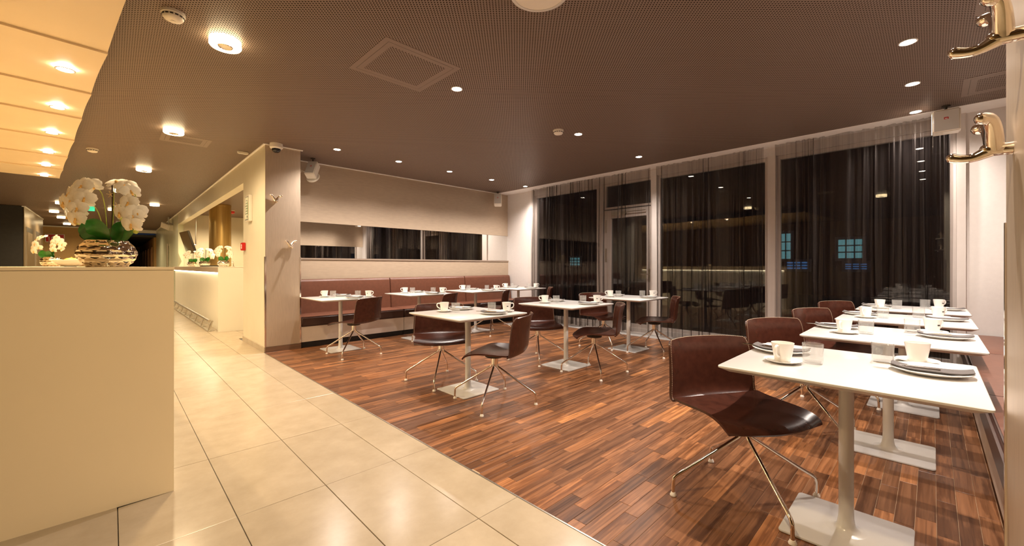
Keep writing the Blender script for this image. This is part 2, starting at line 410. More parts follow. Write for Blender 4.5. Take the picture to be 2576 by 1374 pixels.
bx(2.0, XW, YN - .03, YN + .03, .0, 1.320).build('lower_panel', 'beige_wall', wall_near)
bx(2.0, XW, YN - .03, YN + .045, 1.320, 1.345).build('ledge', 'taupe', wall_near)
mir2 = tag(bx(2.0, XW, YN - .028, YN - .008, 1.347, 1.933).build('wall_mirror', 'mirror'), 'mirror strip above the right-hand bench, seen only in the other mirror', 'mirror')

def pillar(name, y0, y1, face, label):
    p = struct(bx(1.533, 1.99, y0, y1, 0, ZC).build(name, 'cream'), label)
    s = 1 if face > 0 else -1; yf = y1 if s > 0 else y0
    a, b = sorted((yf, yf + s * .008))
    bx(1.535, 1.99, a, b, .08, ZC - .012).build('face_panel', 'champagne', p)
    for x0, x1 in ((1.526, 1.545), (1.980, 1.998)):
        a, b = sorted((yf - s * .02, yf + s * .012)); bx(x0, x1, a, b, .08, 1.345).build('corner_guard', 'chrome', p)
    a, b = sorted((yf, yf + s * .014)); bx(1.533, 1.998, a, b, 0, .075).build('skirting', 'brown_wood', p)
    bx(1.521, 1.533, y0, y1, 0, .075).build('skirting', 'tile', p)
    return p
pillar('wall_column', 6.51, 7.83, -1, 'beige column wall beside the mirror wall')
pillar('wall_pillar', -1.6, -.168, 1, 'beige pillar at the right picture edge')

# corridor wall with the bar opening
wc = struct(bx(1.533, 1.67, 7.83, 17.0, 2.565, ZC).build('wall_corridor', 'cream'), 'cream fascia above the bar opening')
bx(1.533, 1.67, 17.0, 27, 0, ZC).build('end_panel', 'pale_glass', wc)
struct(bx(1.67, 4.6, 17.1, 17.25, 0, ZC).build('wall_bar_end', 'cream'), 'cream end wall of the bar')
struct(bx(4.5, 4.65, 7.32, 17.1, 0, ZC).build('wall_bar_side', 'cream'), 'cream wall behind the bar')
# surroundings behind the camera
struct(bx(-6, 1.9, -5.1, -5, 0, ZC).build('wall_entrance', 'cream'), 'cream wall behind the viewer')
struct(bx(-6.1, -6, -5, 46, 0, ZC).build('wall_left', 'ochre_wall'), 'ochre wall behind the counter')

# ------------------------------------------------------------------ window wall
wx = XW
ww = struct(bx(wx, wx + .18, 6.26, YB + .03, 0, ZC).build('wall_window', 'white_paint'), 'white wall sections around the windows')
bx(wx, wx + .18, YN - .03, -.19, 0, ZC).build('pier', 'white_paint', ww)
bx(wx, wx + .18, -.19, 6.26, 2.79, ZC).build('header', 'white_paint', ww)
bx(wx - .02, wx + .18, -.19, 6.26, 0, .09).build('sill', 'white_paint', ww)
for y0, y1 in ((6.26, 6.44), (-.26, -.19)):
    bx(wx - .03, wx, y0, y1, 0, ZC - .005).build('jamb', 'frame', ww)
def window(name, y0, y1, z0, z1, label, fw=.05, parts=True):
    w_ = struct(MB().box(wx + .02, wx + .10, y0, y0 + fw, z0, z1).box(wx + .02, wx + .10, y1 - fw, y1, z0, z1)
        .box(wx + .02, wx + .10, y0 + fw, y1 - fw, z0, z0 + fw).box(wx + .02, wx + .10, y0 + fw, y1 - fw, z1 - fw, z1).build(name, 'frame', bevel=.003), label)
    bx(wx + .055, wx + .067, y0 + fw, y1 - fw, z0 + fw, z1 - fw).build('pane', 'pane', w_)
    return w_
window('window_1', 4.57, 6.26, .09, 2.79, 'tall dark window left of the glass door')
window('window_2', 1.66, 3.36, .09, 2.79, 'tall dark window right of the glass door')
window('window_3', -.19, 1.57, .09, 2.79, 'tall dark window at the right end')
window('window_4', 3.45, 4.45, 2.30, 2.79, 'low dark window above the glass door', fw=.04)
for k, (y0, y1) in enumerate(((4.44, 4.58), (3.345, 3.46), (1.56, 1.67))):
    struct(bx(wx - .035, wx + .10, y0, y1, .0, 2.80).build('trim_%d' % (7 + k), 'frame', bevel=.004), ('light grey mullion left of the door', 'light grey mullion right of the door', 'light grey mullion between the two right windows')[k])
door = struct(MB().box(wx, wx + .07, 3.46, 3.56, .02, 2.28).box(wx, wx + .07, 4.28, 4.44, .02, 2.28).box(wx, wx + .07, 3.56, 4.28, .02, .16)
    .box(wx, wx + .07, 3.56, 4.28, 2.12, 2.28).build('door_1', 'frame', bevel=.004), 'white framed glass door behind the sheer curtain')
bx(wx + .03, wx + .042, 3.56, 4.28, .16, 2.12).build('pane', 'pane', door)
h_ = bx(wx - .012, wx, 3.49, 3.525, .95, 1.17).build('handle_plate', 'steel', door)
MB().tube([(wx, 3.507, 1.07), (wx - .05, 3.507, 1.07), (wx - .05, 3.53, 1.07), (wx - .05, 3.64, 1.07)], .009).build('lever', 'steel', h_, smooth=True)
bx(wx - .05, wx, 3.95, 4.25, 2.17, 2.23).build('door_closer', 'steel', door, bevel=.004)
bx(wx - .055, wx - .04, 3.55, 3.97, 2.205, 2.22).build('closer_arm', 'steel', door)
bx(wx - .012, wx, 4.38, 4.40, 1.3, 1.55).build('hinge', 'steel', door); bx(wx - .012, wx, 4.38, 4.40, 1.85, 2.1).build('hinge', 'steel', door)

# ------------------------------------------------------------------ outside at night
struct(bx(XW + .2, 60, -40, 50, -.3, -.15).build('ground', 'asphalt'), 'dark street outside')
bld = thing('building', 'dark building across the street with a few lit shop windows', 'building', (24, 0, -.15))
bx(0, 6, -30, 40, 0, 14).build('facade', 'facade', bld)
for y, z, wy, hz, mt in ((5.2, 1.7, .7, 1.3, 'lit_cyan'), (4.6, 1.2, .9, .4, 'lit_blue'), (2.6, 1.7, .9, .9, 'lit_cyan'), (2.4, 1.2, .8, .3, 'lit_blue'), (12, 1.6, .8, .5, 'lit_warm'), (18, 1.4, .9, .6, 'lit_cyan')):
    f_ = bx(-.08, 0, y - wy / 2 - .1, y + wy / 2 + .1, z - .1, z + hz + .1).build('shop_window', 'frame', bld)
    for ci in range(3):
        for ri in range(3):
            bx(-.09, -.075, y - wy / 2 + ci * wy / 3 + .03, y - wy / 2 + (ci + 1) * wy / 3 - .03, z + ri * hz / 3 + .03, z + (ri + 1) * hz / 3 - .03).build('pane', mt, f_)

# ------------------------------------------------------------------ curtains
def curtain(y0, y1, seed, label):
    rnd = random.Random(seed); W = y1 - y0; X0 = 6.665
    ph = [rnd.uniform(0, 6.28) for _ in range(6)]
    n = int(W * 150)
    # uneven spacing of folds: integrate a varying density
    dens = []; acc = 0
    for i in range(n + 1):
        t = i / n * W
        acc += 1 + .75 * math.sin(2.3 * t + ph[0]) * math.sin(5.1 * t + ph[1]) + .4 * math.sin(11 * t + ph[2]); dens.append(acc)
    nz = 14
    def fn(a, b):
        i = min(n, int(round(a * n))); q = dens[i] / dens[-1] * W
        z = .035 + b * (ZC - .012 - .035)
        amp = (.020 + .022 * abs(math.sin(1.7 * q + ph[3]))) * (1 - .45 * b)
        k = 2 * PI * q * 9.5
        x = X0 + amp * math.sin(k + ph[4]) + .012 * math.sin(2.3 * k + ph[5]) + .014 * math.sin(2 * z + 3 * q)
        y = y0 + a * W + .016 * math.sin(k * .5 + 1.3 * z) * (1 - b) + .35 * amp * math.sin(2 * k + ph[1])
        if b == 0: z += .006 * math.sin(k * .5) + .012 * math.sin(1.3 * q * 6)
        return (x, min(max(y, y0), y1), z)
    o = MB().grid(fn, n, nz).build('sheer_curtain', 'curtain', smooth=True, fix=False)
    return tag(o, label, 'curtain', 'sheer curtains along the window wall')
curtain(3.40, 6.22, 3, 'sheer black curtain across the glass door and the left window')
curtain(1.68, 3.30, 5, 'sheer black curtain between the door and the middle mullion')
curtain(-.16, 1.54, 11, 'sheer black curtain in front of the right-end window')

# ------------------------------------------------------------------ benches
def bench(x0, x1, yfront, yback, label, end=None):
    s = 1 if yback > yfront else -1
    t = thing('banquette', label, 'bench', (x0, yfront, 0), 0, 'upholstered wall benches')
    L = x1 - x0 - .006
    D = abs(yback - yfront)
    def Y(a, b): a, b = s * a, s * b; return (min(a, b), max(a, b))
    def bb(name, mat, a, b, z0, z1, parent=t, bevel=0, seg=3):
        y0, y1 = Y(a, b); return MB().box(0.003, L, y0, y1, z0, z1).build(name, mat, parent, bevel=bevel, seg=seg)
    bb('toe_kick', 'black', .05, D - .03, .0, .085)
    bb('plinth', 'plinth', .02, D - .03, .085, .312)
    seat = MB()
    def fs(a, b):
        # cushion upper surface, slightly crowned
        yy = b * (D - .10); z = .455 + .022 * math.sin(PI * min(1, b * 1.1)) * (1 - (2 * a - 1) ** 8)
        return (.004 + a * (L - .004), s * (yy + .02), z)
    seat.grid(fs, 24, 10)
    seat_o = seat.build('seat_top', 'bench_leather', t, smooth=True)
    y0, y1 = Y(-.005, D - .05)
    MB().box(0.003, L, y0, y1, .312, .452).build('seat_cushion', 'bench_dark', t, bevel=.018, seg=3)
    back = MB()
    yb0, yb1 = D - .14, D - .035
    pr = [(yb0 - .015, .44), (yb0 + .0, .6), (yb0 + .02, .8), (yb0 + .035, .955), (yb0 + .045, .985), (yb0 + .065, 1.0), (yb1 - .01, 1.0), (yb1, .985), (yb1, .44)]
    nx = 2
    vs = []; fs_ = []
    for i in range(nx):
        for (a, z) in pr: vs.append((0.004 + i * (L - .004), s * a, z))
    m_ = len(pr)
    fs_ = [(k, (k + 1) % m_, m_ + (k + 1) % m_, m_ + k) for k in range(m_)] + [tuple(range(m_))[::-1], tuple(range(m_, 2 * m_))]
    back.add(vs, fs_); back.build('backrest', 'bench_leather', t, bevel=.008, seg=2)
    return t
bx_edges = (2.0, 3.69, 5.43, 6.785)
for k, lb in enumerate(('brown leather bench section under the mirror, next to the beige column', 'middle brown leather bench section under the mirror', 'brown leather bench section under the mirror, in the window corner')):
    bench(bx_edges[k], bx_edges[k + 1], 6.49, YB - .03, lb)
for k, lb in enumerate(('brown leather bench section right of the nearest table', 'brown leather bench section beside the second and third right-hand tables', 'brown leather bench section on the right, next to the window')):
    bench(bx_edges[k], bx_edges[k + 1], -.20, YN + .03, lb)

# ------------------------------------------------------------------ tables
TZ = .755
def rounded(hx, hy, r, n=5):
    out = []
    for cx_, cy_, a0 in ((hx - r, hy - r, 0), (-hx + r, hy - r, 90), (-hx + r, -hy + r, 180), (hx - r, -hy + r, 270)):
        for k in range(n + 1):
            a = math.radians(a0 + 90 * k / n); out.append((cx_ + r * math.cos(a), cy_ + r * math.sin(a)))
    return out
def make_table():
    t = thing('cafe_table', 'x', 'table')
    H = .415; m = MB(); ring = []
    for hx, z in ((H - .030, TZ - .026), (H, TZ - .009), (H, TZ - .002), (H - .002, TZ)):
        ring.append([(x, y, z) for x, y in rounded(hx, hx, .018)])
    n = len(ring[0]); vs = [p for r in ring for p in r]
    fs = [(k * n + i, k * n + (i + 1) % n, (k + 1) * n + (i + 1) % n, (k + 1) * n + i) for k in range(3) for i in range(n)] + [tuple(range(n))[::-1], tuple(range(3 * n, 4 * n))]
    m.add(vs, fs).build('tabletop', 'lacquer', t, smooth=True)
    MB().lathe([(.075, .009), (.055, .0115), (.042, .018), (.034, .032), (.0295, .06), (.028, .1), (.028, TZ - .034)], 28).build('pole', 'lacquer', t, smooth=True)
    MB().prism(rounded(.22, .22, .018), .0, .009).build('base_plate', 'lacquer', t, bevel=.002)
    MB().prism(rounded(.11, .11, .01), TZ - .034, TZ - .026).build('mounting_plate', 'steel', t)
    return t
TABLES = {
 'N1': (2.40, .275, 'the nearest table'),
 'N2': (3.685, .205, 'the second table of the right-hand row'),
 'N3': (4.90, .18, 'the third table of the right-hand row'),
 'N4': (6.08, .16, 'the right-hand row table nearest the window'),
 'M1': (2.50, 3.18, 'the middle-row table nearest the tiles'),
 'M2': (3.97, 3.125, 'the centre table of the middle row'),
 'M3': (5.42, 3.11, 'the middle-row table by the glass door'),
 'A1': (2.39, 6.03, 'the mirror-wall table beside the beige column'),
 'A2': (3.70, 6.03, 'the second mirror-wall table from the column'),
 'A3': (4.92, 6.03, 'the third mirror-wall table from the column'),
 'A4': (6.08, 6.04, 'the mirror-wall table in the window corner'),
}
TLAB = {
 'N1': 'square white pedestal table nearest the viewer, at the right edge',
 'N2': 'square white pedestal table, second from the front in the right-hand row',
 'N3': 'square white pedestal table, third from the front in the right-hand row',
 'N4': 'square white pedestal table at the window end of the right-hand row',
 'M1': 'square white pedestal table in the room middle, closest to the tiled floor',
 'M2': 'square white pedestal table in the centre of the middle row',
 'M3': 'square white pedestal table in front of the glass door',
 'A1': 'square white pedestal table at the wall bench beside the beige column',
 'A2': 'square white pedestal table at the wall bench, second from the beige column',
 'A3': 'square white pedestal table at the wall bench, third from the beige column',
 'A4': 'square white pedestal table at the wall bench in the far window corner',
}
tproto = None
for k, (x, y, nm) in TABLES.items():
    if tproto is None: t = tproto = make_table()
    else: t = copy_tree(tproto)
    t.location = (x, y, .0012); t['label'] = TLAB[k]; t['group'] = 'white cafe tables'

# ------------------------------------------------------------------ chairs
def curve_at(pts, s):
    n = len(pts) - 1; i = min(int(s * n), n - 1); t = s * n - i
    p0 = Vector(pts[max(i - 1, 0)]); p1 = Vector(pts[i]); p2 = Vector(pts[i + 1]); p3 = Vector(pts[min(i + 2, n)])
    return .5 * ((2 * p1) + (p2 - p0) * t + (2 * p0 - 5 * p1 + 4 * p2 - p3) * t * t + (3 * p1 - p0 - 3 * p2 + p3) * t ** 3)
BACKP = [(-.232, .452, .285), (-.262, .466, .287), (-.282, .51, .285), (-.290, .58, .281), (-.298, .65, .277), (-.308, .72, .274), (-.322, .765, .266), (-.334, .79, .254)]
SEATP = [(-.232, .452, .285), (-.17, .441, .280), (-.08, .436, .272), (.02, .437, .266), (.10, .438, .272), (.17, .434, .279), (.215, .425, .280), (.240, .412, .274)]
def shell(P, back):
    def fn(a, b):
        y, z, w_ = curve_at(P, b); t = 2 * a - 1
        if back:
            k = min(1, b * 3); y += (.030 + .035 * k) * t * t; z += .010 * (1 - b) * t * t
            if b > .85: z -= (b - .85) / .15 * .008 * t ** 4
        else:
            y += (.030 * (1 - b) ** 2 - .055 * b ** 2) * t * t
            z += (.012 + .020 * math.sin(PI * min(1, b * 1.2))) * t * t * (1 - .35 * b)
        return (t * w_, y, z)
    return fn
def thick_mesh(fn, nu, nv, th, flip):
    top = [[Vector(fn(i / nu, j / nv)) for i in range(nu + 1)] for j in range(nv + 1)]
    bot = []
    for j in range(nv + 1):
        r_ = []
        for i in range(nu + 1):
            du = top[j][min(i + 1, nu)] - top[j][max(i - 1, 0)]; dv = top[min(j + 1, nv)][i] - top[max(j - 1, 0)][i]
            n = du.cross(dv).normalized() * (th * (1 if flip else -1)); r_.append(top[j][i] + n)
        bot.append(r_)
    m = MB(); W = nu + 1; N = W * (nv + 1)
    vs = [p for r in top for p in r] + [p for r in bot for p in r]
    fs = []
    for j in range(nv):
        for i in range(nu):
            q = (j * W + i, j * W + i + 1, (j + 1) * W + i + 1, (j + 1) * W + i); fs.append(q); fs.append(tuple(N + k for k in reversed(q)))
    border = [i for i in range(W)] + [j * W + nu for j in range(1, nv + 1)] + [nv * W + i for i in range(nu - 1, -1, -1)] + [j * W for j in range(nv - 1, 0, -1)]
    for k in range(len(border)):
        a, b = border[k], border[(k + 1) % len(border)]; fs.append((a, b, N + b, N + a))
    m.add(vs, fs); return m, [vs[k] for k in border]
def dashes(path, r, step, duty):
    m = MB(); d = 0; P = path
    acc = [0]
    for i in range(1, len(P)): acc.append(acc[-1] + (P[i] - P[i - 1]).length)
    def at(s):
        for i in range(1, len(P)):
            if acc[i] >= s:
                t = (s - acc[i - 1]) / max(1e-6, acc[i] - acc[i - 1]); return P[i - 1].lerp(P[i], t)
        return P[-1]
    s = 0
    while s + step * duty < acc[-1]:
        m.tube([at(s), at(s + step * duty)], r, 4); s += step
    return m
def make_chair():
    t = thing('swivel_chair', 'x', 'chair')
    fb = shell(BACKP, True); fs_ = shell(SEATP, False)
    mb, bb = thick_mesh(fb, 16, 16, .012, True); b_o = mb.build('backrest', 'leather', t, smooth=True)
    ms, sb = thick_mesh(fs_, 16, 16, .012, True); s_o = ms.build('seat', 'leather', t, smooth=True)
    for o in (b_o, s_o): o.data.set_sharp_from_angle(angle=math.radians(60))
    for o, f in ((b_o, fb), (s_o, fs_)):
        ins = .012
        path = [Vector(f(a, b)) for a, b in [(ins, b / 24) for b in range(0, 25)] + [(a / 24, 1 - ins) for a in range(1, 24)] + [(1 - ins, b / 24) for b in range(24, -1, -1)]]
        m = dashes(path, .0016, .010, .62)
        m.build('stitching', 'stitch', o)
    path = [Vector(fs_(a / 30, .015)) for a in range(31)]
    dashes(path, .0016, .010, .62).build('seam', 'stitch', s_o)
    MB().lathe([(.0, .398), (.075, .398), (.085, .405), (.085, .424), (.0, .424)], 20).build('seat_plate', 'vent', t)
    leg = MB().tube(smooth_path([(.016, .016, .405), (.017, .017, .345), (.0215, .0215, .315), (.045, .045, .292), (.12, .12, .224), (.20, .20, .152), (.245, .245, .113), (.262, .262, .09), (.265, .265, .055), (.265, .265, .012)], 3), .0092, 10).mesh('leg', 'chrome', smooth=True)
    glide = MB().lathe([(.011, .018), (.013, .012), (.0165, .006), (.0165, 0)], 14, (.265, .265, 0)).mesh('glide', 'plastic', smooth=True)
    for k in range(4):
        l = link('leg', leg, t); l.rotation_euler.z = k * PI / 2; link('glide', glide, l)
    MB().lathe([(.030, .398), (.030, .335), (.026, .333)], 20).build('swivel_hub', 'chrome', t, smooth=True)
    return t
cproto = make_chair()
CH = [  # x, y, base rotation, facing vector, label
 (2.385, .69, 0, (-.50, -.87), 'dark brown leather swivel chair nearest the viewer, at the front table'),
 (3.66, .66, .05, (-.50, -.87), 'dark brown leather swivel chair at the second right-hand table'),
 (4.86, .60, .08, (-.42, -.91), 'dark brown leather swivel chair at the third right-hand table'),
 (6.07, .58, .1, (-.50, -.87), 'brown leather swivel chair at the right-hand table by the window'),
 (2.495, 3.63, .0, (-.52, -.85), 'brown leather swivel chair behind the middle-row table closest to the tiles'),
 (2.45, 2.735, -.22, (-.48, .87), 'brown swivel chair with its back towards the viewer, in front of the middle-row table closest to the tiles'),
 (3.945, 3.565, .0, (-.56, -.83), 'brown leather swivel chair behind the centre table of the middle row'),
 (3.95, 2.70, .0, (-.58, .81), 'brown leather swivel chair in front of the centre table, seen side-on'),
 (5.372, 3.50, .1, (-.25, -.97), 'brown leather swivel chair behind the table at the glass door'),
 (5.438, 2.72, .0, (-.50, .86), 'brown leather swivel chair in front of the table at the glass door'),
 (2.39, 5.57, .0, (-.48, .88), 'brown leather swivel chair at the wall-bench table beside the beige column'),
 (3.72, 5.56, .05, (-.50, .86), 'brown leather swivel chair at the second wall-bench table, half hidden by cups'),
 (4.93, 5.58, .0, (-.60, .80), 'brown leather swivel chair at the third wall-bench table'),
 (6.12, 5.57, .1, (-.70, .71), 'dark swivel chair at the wall-bench table in the window corner'),
]
for k, (x, y, rb, fv, lb) in enumerate(CH):
    c = cproto if k == 0 else copy_tree(cproto)
    c.location = (x, y, .0014); c.rotation_euler.z = rb; c['label'] = lb; c['group'] = 'brown leather swivel chairs'
    a = math.atan2(-fv[0], fv[1]) - rb
    for ch in c.children:
        if ch.name.split('.')[0] in ('backrest', 'seat'): ch.rotation_euler.z = a
# fix lengths of labels
CHL = {5: 'brown swivel chair, back to the viewer, at the middle table closest to the tiles'}
for o in COL.objects:
    if o.name.startswith('swivel_chair') and o['label'].startswith('brown swivel chair with its back'): o['label'] = CHL[5]

# ------------------------------------------------------------------ tableware
def make_cup():
    t = thing('coffee_cup', 'x', 'cup')
    MB().lathe([(.0, .0), (.030, .0), (.033, .004), (.0375, .03), (.043, .065), (.0465, .088), (.0440, .088), (.040, .06), (.034, .025), (.028, .008), (.0, .007)], 28).build('body', 'porcelain', t, smooth=True)
    MB().tube(smooth_path([(.043, 0, .074), (.058, 0, .078), (.071, 0, .070), (.071, 0, .050), (.058, 0, .034), (.038, 0, .026)], 4), .0052, 8).build('handle', 'porcelain', t, smooth=True)
    MB().obox((0, -.0412, .050), (.016, .0012, .009), (-.14, 0, 0)).build('emblem', 'mark', t)
    return t
def make_saucer():
    return tag(MB().lathe([(.0, .003), (.030, .003), (.045, .0), (.048, .003), (.075, .013), (.077, .0155), (.073, .0155), (.045, .0075), (.0, .0065)], 32).build('saucer', 'porcelain', smooth=True), 'x', 'saucer')
def make_glass():
    return tag(MB().lathe([(.0, .0), (.034, .0), (.038, .004), (.040, .02), (.0415, .092), (.0405, .094), (.0388, .092), (.0375, .02), (.034, .011), (.0, .010)], 28).build('water_glass', 'glass', smooth=True), 'x', 'glass')
def make_plate():
    return tag(MB().lathe([(.0, .004), (.07, .004), (.085, .0), (.09, .004), (.128, .017), (.131, .020), (.127, .021), (.09, .0105), (.075, .009), (.0, .009)], 40).build('dinner_plate', 'porcelain', smooth=True), 'x', 'plate')
def make_napkin():
    m = MB()
    def fn(layer):
        def f(a, b):
            x = (a - .5) * .245; y = (b - .5) * .095
            z = .0215 + layer * .0032 + .013 * (2 * abs(a - .5)) ** 3 - .0008 * math.sin(9 * a) + .002 * math.sin(PI * b)
            return (x + layer * .003, y - layer * .004, z)
        return f
    for layer in (0, 1):
        mm_, _ = thick_mesh(fn(layer), 14, 4, .0026, True); m.add(mm_.v, mm_.f)
    return tag(m.build('folded_napkin', 'napkin', smooth=True), 'x', 'napkin')
def make_knife():
    t = thing('table_knife', 'x', 'knife')
    MB().tube([(0, 0, 0), (.10, 0, 0)], [.0042, .005], 8).build('handle', 'chrome', t, smooth=True)
    MB().box(.10, .21, -.008, .008, -.001, .001).build('blade', 'chrome', t, bevel=.0006)
    return t
def make_fork():
    t = thing('table_fork', 'x', 'fork')
    MB().tube([(0, 0, 0), (.13, 0, 0)], [.0045, .003], 8).build('handle', 'chrome', t, smooth=True)
    m = MB().box(.13, .15, -.010, .010, -.001, .001)
    for k in range(4): m.box(.15, .20, -.010 + k * .0058, -.0075 + k * .0058, -.001, .001)
    m.build('tines', 'chrome', t)
    return t
protos = {}
def place(kind, maker, loc, rz, label, group):
    if kind not in protos: o = protos[kind] = maker()
    else: o = copy_tree(protos[kind])
    o.location = loc; o.rotation_euler = (0, 0, rz); o['label'] = label; o['group'] = group
    return o
rt = random.Random(21)
for k, (tx, ty, nm) in TABLES.items():
    if k[0] == 'N': sides = ('chair side', 'bench side')
    elif k[0] == 'A': sides = ('bench side', 'chair side')
    else: sides = ('far side', 'near side')
    tz = TZ + .0012
    for si, sd in enumerate(sides):
        def J(a=.012): return rt.uniform(-a, a)
        if si == 0: pl, cu, gl = (.14, .285), (-.135, .225), (-.065, .115)
        else: pl, cu, gl = (.095, -.265), (.318, -.215), (.205, -.105)
        rp = rt.uniform(-.25, .25)
        px, py = tx + pl[0] + J(), ty + pl[1] + J()
        place('plate', make_plate, (px, py, tz), rp, 'round white plate on %s, %s' % (nm, sd), 'white dinner plates')
        place('napkin', make_napkin, (px, py, tz - .0085), rp * .4 - (1.5 if k[0] == 'N' else 1.15), 'folded dark grey napkin on %s, %s' % (nm, sd), 'grey napkins')
        cx_, cy_ = tx + cu[0] + J(), ty + cu[1] + J()
        place('saucer', make_saucer, (cx_, cy_, tz), 0, 'small white saucer on %s, %s' % (nm, sd), 'white saucers')
        # handle direction: far-side cups point left in the picture, near-side ones right
        hd = (PI + YAW + rt.uniform(-.35, .35)) - 2 * YAW if si == 0 else -YAW + rt.uniform(-.3, .3)
        if k[0] == 'N': hd = 2.95 if si == 0 else -.75
        if k == 'N1' and si == 1: hd = .1
        place('cup', make_cup, (cx_, cy_, tz + .0065), hd, 'white porcelain coffee cup on %s, %s' % (nm, sd), 'white coffee cups')
        place('glass', make_glass, (tx + gl[0] + J(), ty + gl[1] + J(), tz), rt.uniform(0, 6), 'clear water glass on %s, %s' % (nm, sd), 'water glasses')
        if k in ('N1', 'N2', 'M1'):
            an = rp * .4 - (1.5 if k[0] == 'N' else 1.15) + PI - rp
            for q, (kd, mk) in enumerate((('knife', make_knife), ('fork', make_fork))):
                ux, uy = math.cos(an + rp), math.sin(an + rp)
                place(kd, mk, (px - ux * .03 - uy * (.012 + .016 * q), py - uy * .03 + ux * (.012 + .016 * q), tz + .0235), an + rp,
                      'steel %s tucked in the napkin on %s, %s' % (kd, nm, sd), 'cutlery in the napkins')

# ------------------------------------------------------------------ ceiling fittings
def make_spot():
    t = thing('ceiling_spot', 'x', 'spotlight')
    MB().lathe([(.056, 0), (.056, -.004), (.051, -.006), (.045, -.004), (.043, .0)], 28, cap=False).build('trim_ring', 'lacquer', t, smooth=True)
    MB().lathe([(.0, -.0035), (.042, -.0035), (.042, -.001), (0, -.001)], 24).build('bulb', 'emit_spot', t)
    return t
sproto = None
def spot(x, y, z, label, power, col, size=136, blend=1.0, group='ceiling spotlights', rad=.022):
    global sproto
    if sproto is None: t = sproto = make_spot()
    else:
        t = sproto.copy(); COL.objects.link(t)
        for ch in sproto.children:
            if ch.type == 'MESH':
                c = ch.copy(); COL.objects.link(c); c.parent = t
    t.location = (x, y, z); t['label'] = label; t['group'] = group
    add_light(t, 'SPOT', 'beam', (0, 0, -.02), power, col, spot_size=math.radians(size), spot_blend=blend, shadow_soft_size=rad)
    return t
for k, x in enumerate((2.36, 3.35, 4.36, 5.37, 6.33)):
    spot(x, 6.08, ZC, 'glowing spotlight, %s in the row along the mirror wall' % ('nearest the column', 'second from the column', 'in the middle', 'fourth from the column', 'closest to the windows')[k], P_SPOT, C_SPOT)
for k, x in enumerate((2.38, 4.32, 5.89)):
    spot(x, 3.20, ZC, 'glowing spotlight over the middle tables, %s' % ('bright one nearest the hatch', 'beside the smoke detector', 'closest to the windows')[k], P_SPOT, C_SPOT)
for k, x in enumerate((2.36, 3.35, 4.345, 5.37, 6.365)):
    spot(x, .13, ZC, 'glowing spotlight above the right-hand tables, %s' % ('above the nearest table', 'just above the picture edge', 'foremost in view', 'second in view', 'closest to the windows')[k], P_SPOT, C_SPOT)

def make_ring():
    t = thing('ring_lamp', 'x', 'ceiling lamp')
    MB().lathe([(.094, 0), (.101, -.006), (.103, -.048), (.096, -.058), (.056, -.058), (.051, -.050), (.051, 0)], 36, cap=False).build('glow_ring', 'emit_ring', t, smooth=True)
    MB().lathe([(.051, -.054), (.045, -.060), (.034, -.046), (.017, -.038), (.0, -.036)], 28).build('reflector', 'chrome', t, smooth=True)
    return t
rproto = None
RINGS = [(.63, .85, 'above the viewer'), (.63, -2.03, 'added unseen behind the viewer'), (.614, 3.726, 'nearest in view'), (.553, 6.607, 'second in view'), (.40, 9.576, 'third in view'), (.10, 12.65, 'behind the large orchid'), (.842, 14.88, 'right of the large orchid'),  # lamp behind the viewer is added, continuing the row, to brighten the counter
         (-.967, 16.16, 'left of the large orchid'), (.02, 17.0, 'low behind the orchid stems'), (-1.268, 18.85, 'far left of the row'), (-1.243, 20.94, 'left, second before the ochre wall'), (-1.27, 24.0, 'left, in front of the ochre wall'), (.22, 23.0, 'behind the orchid leaves')]
for k, (x, y, lb) in enumerate(RINGS):
    t = rproto = make_ring() if rproto is None else rproto
    if k:
        t = rproto.copy(); COL.objects.link(t)
        for ch in rproto.children:
            if ch.type == 'MESH':
                c = ch.copy(); COL.objects.link(c); c.parent = t
    t.location = (x, y, ZC); t['label'] = 'glowing round corridor ceiling lamp, %s' % lb; t['group'] = 'round corridor lamps'
    add_light(t, 'SPOT', 'beam', (0, 0, -.08), P_RING, C_RING, spot_size=math.radians(165), spot_blend=.7, shadow_soft_size=.06)

def smoke(x, y, label):
    t = thing('smoke_detector', label, 'smoke detector', (x, y, ZC), 0, 'smoke detectors')
    MB().lathe([(.0, -.0), (.066, 0), (.066, -.017), (.060, -.021), (.058, -.036), (.048, -.050), (.022, -.057), (.0, -.057)], 28).build('housing', 'plastic', t, smooth=True)
    for k in range(14):
        a = 2 * PI * k / 14; MB().obox((.0585 * math.cos(a), .0585 * math.sin(a), -.030), (.006, .017, .008), (0, 0, a)).build('vent_slot', 'vent', t)
    MB().lathe([(.014, -.0565), (.014, -.060), (0, -.060)], 14).build('indicator', 'plastic', t)
smoke(.297, 3.575, 'round white smoke detector nearest the viewer, by the soffit edge')
smoke(-.2, 8.52, 'round white smoke detector beside the gold soffit, further back')
smoke(4.02, 3.285, 'round white smoke detector over the middle tables')
t = thing('ceiling_speaker', 'large flush white disc at the top picture edge', 'speaker', (1.916, 1.72, ZC))
MB().lathe([(.182, 0), (.182, -.006), (.176, -.009), (.160, -.008), (.160, 0)], 48, cap=False).build('rim', 'lacquer', t, smooth=True)
MB().lathe([(.0, -.0055), (.160, -.0055), (.160, -.001), (0, -.001)], 48).build('grille', 'plastic', t)
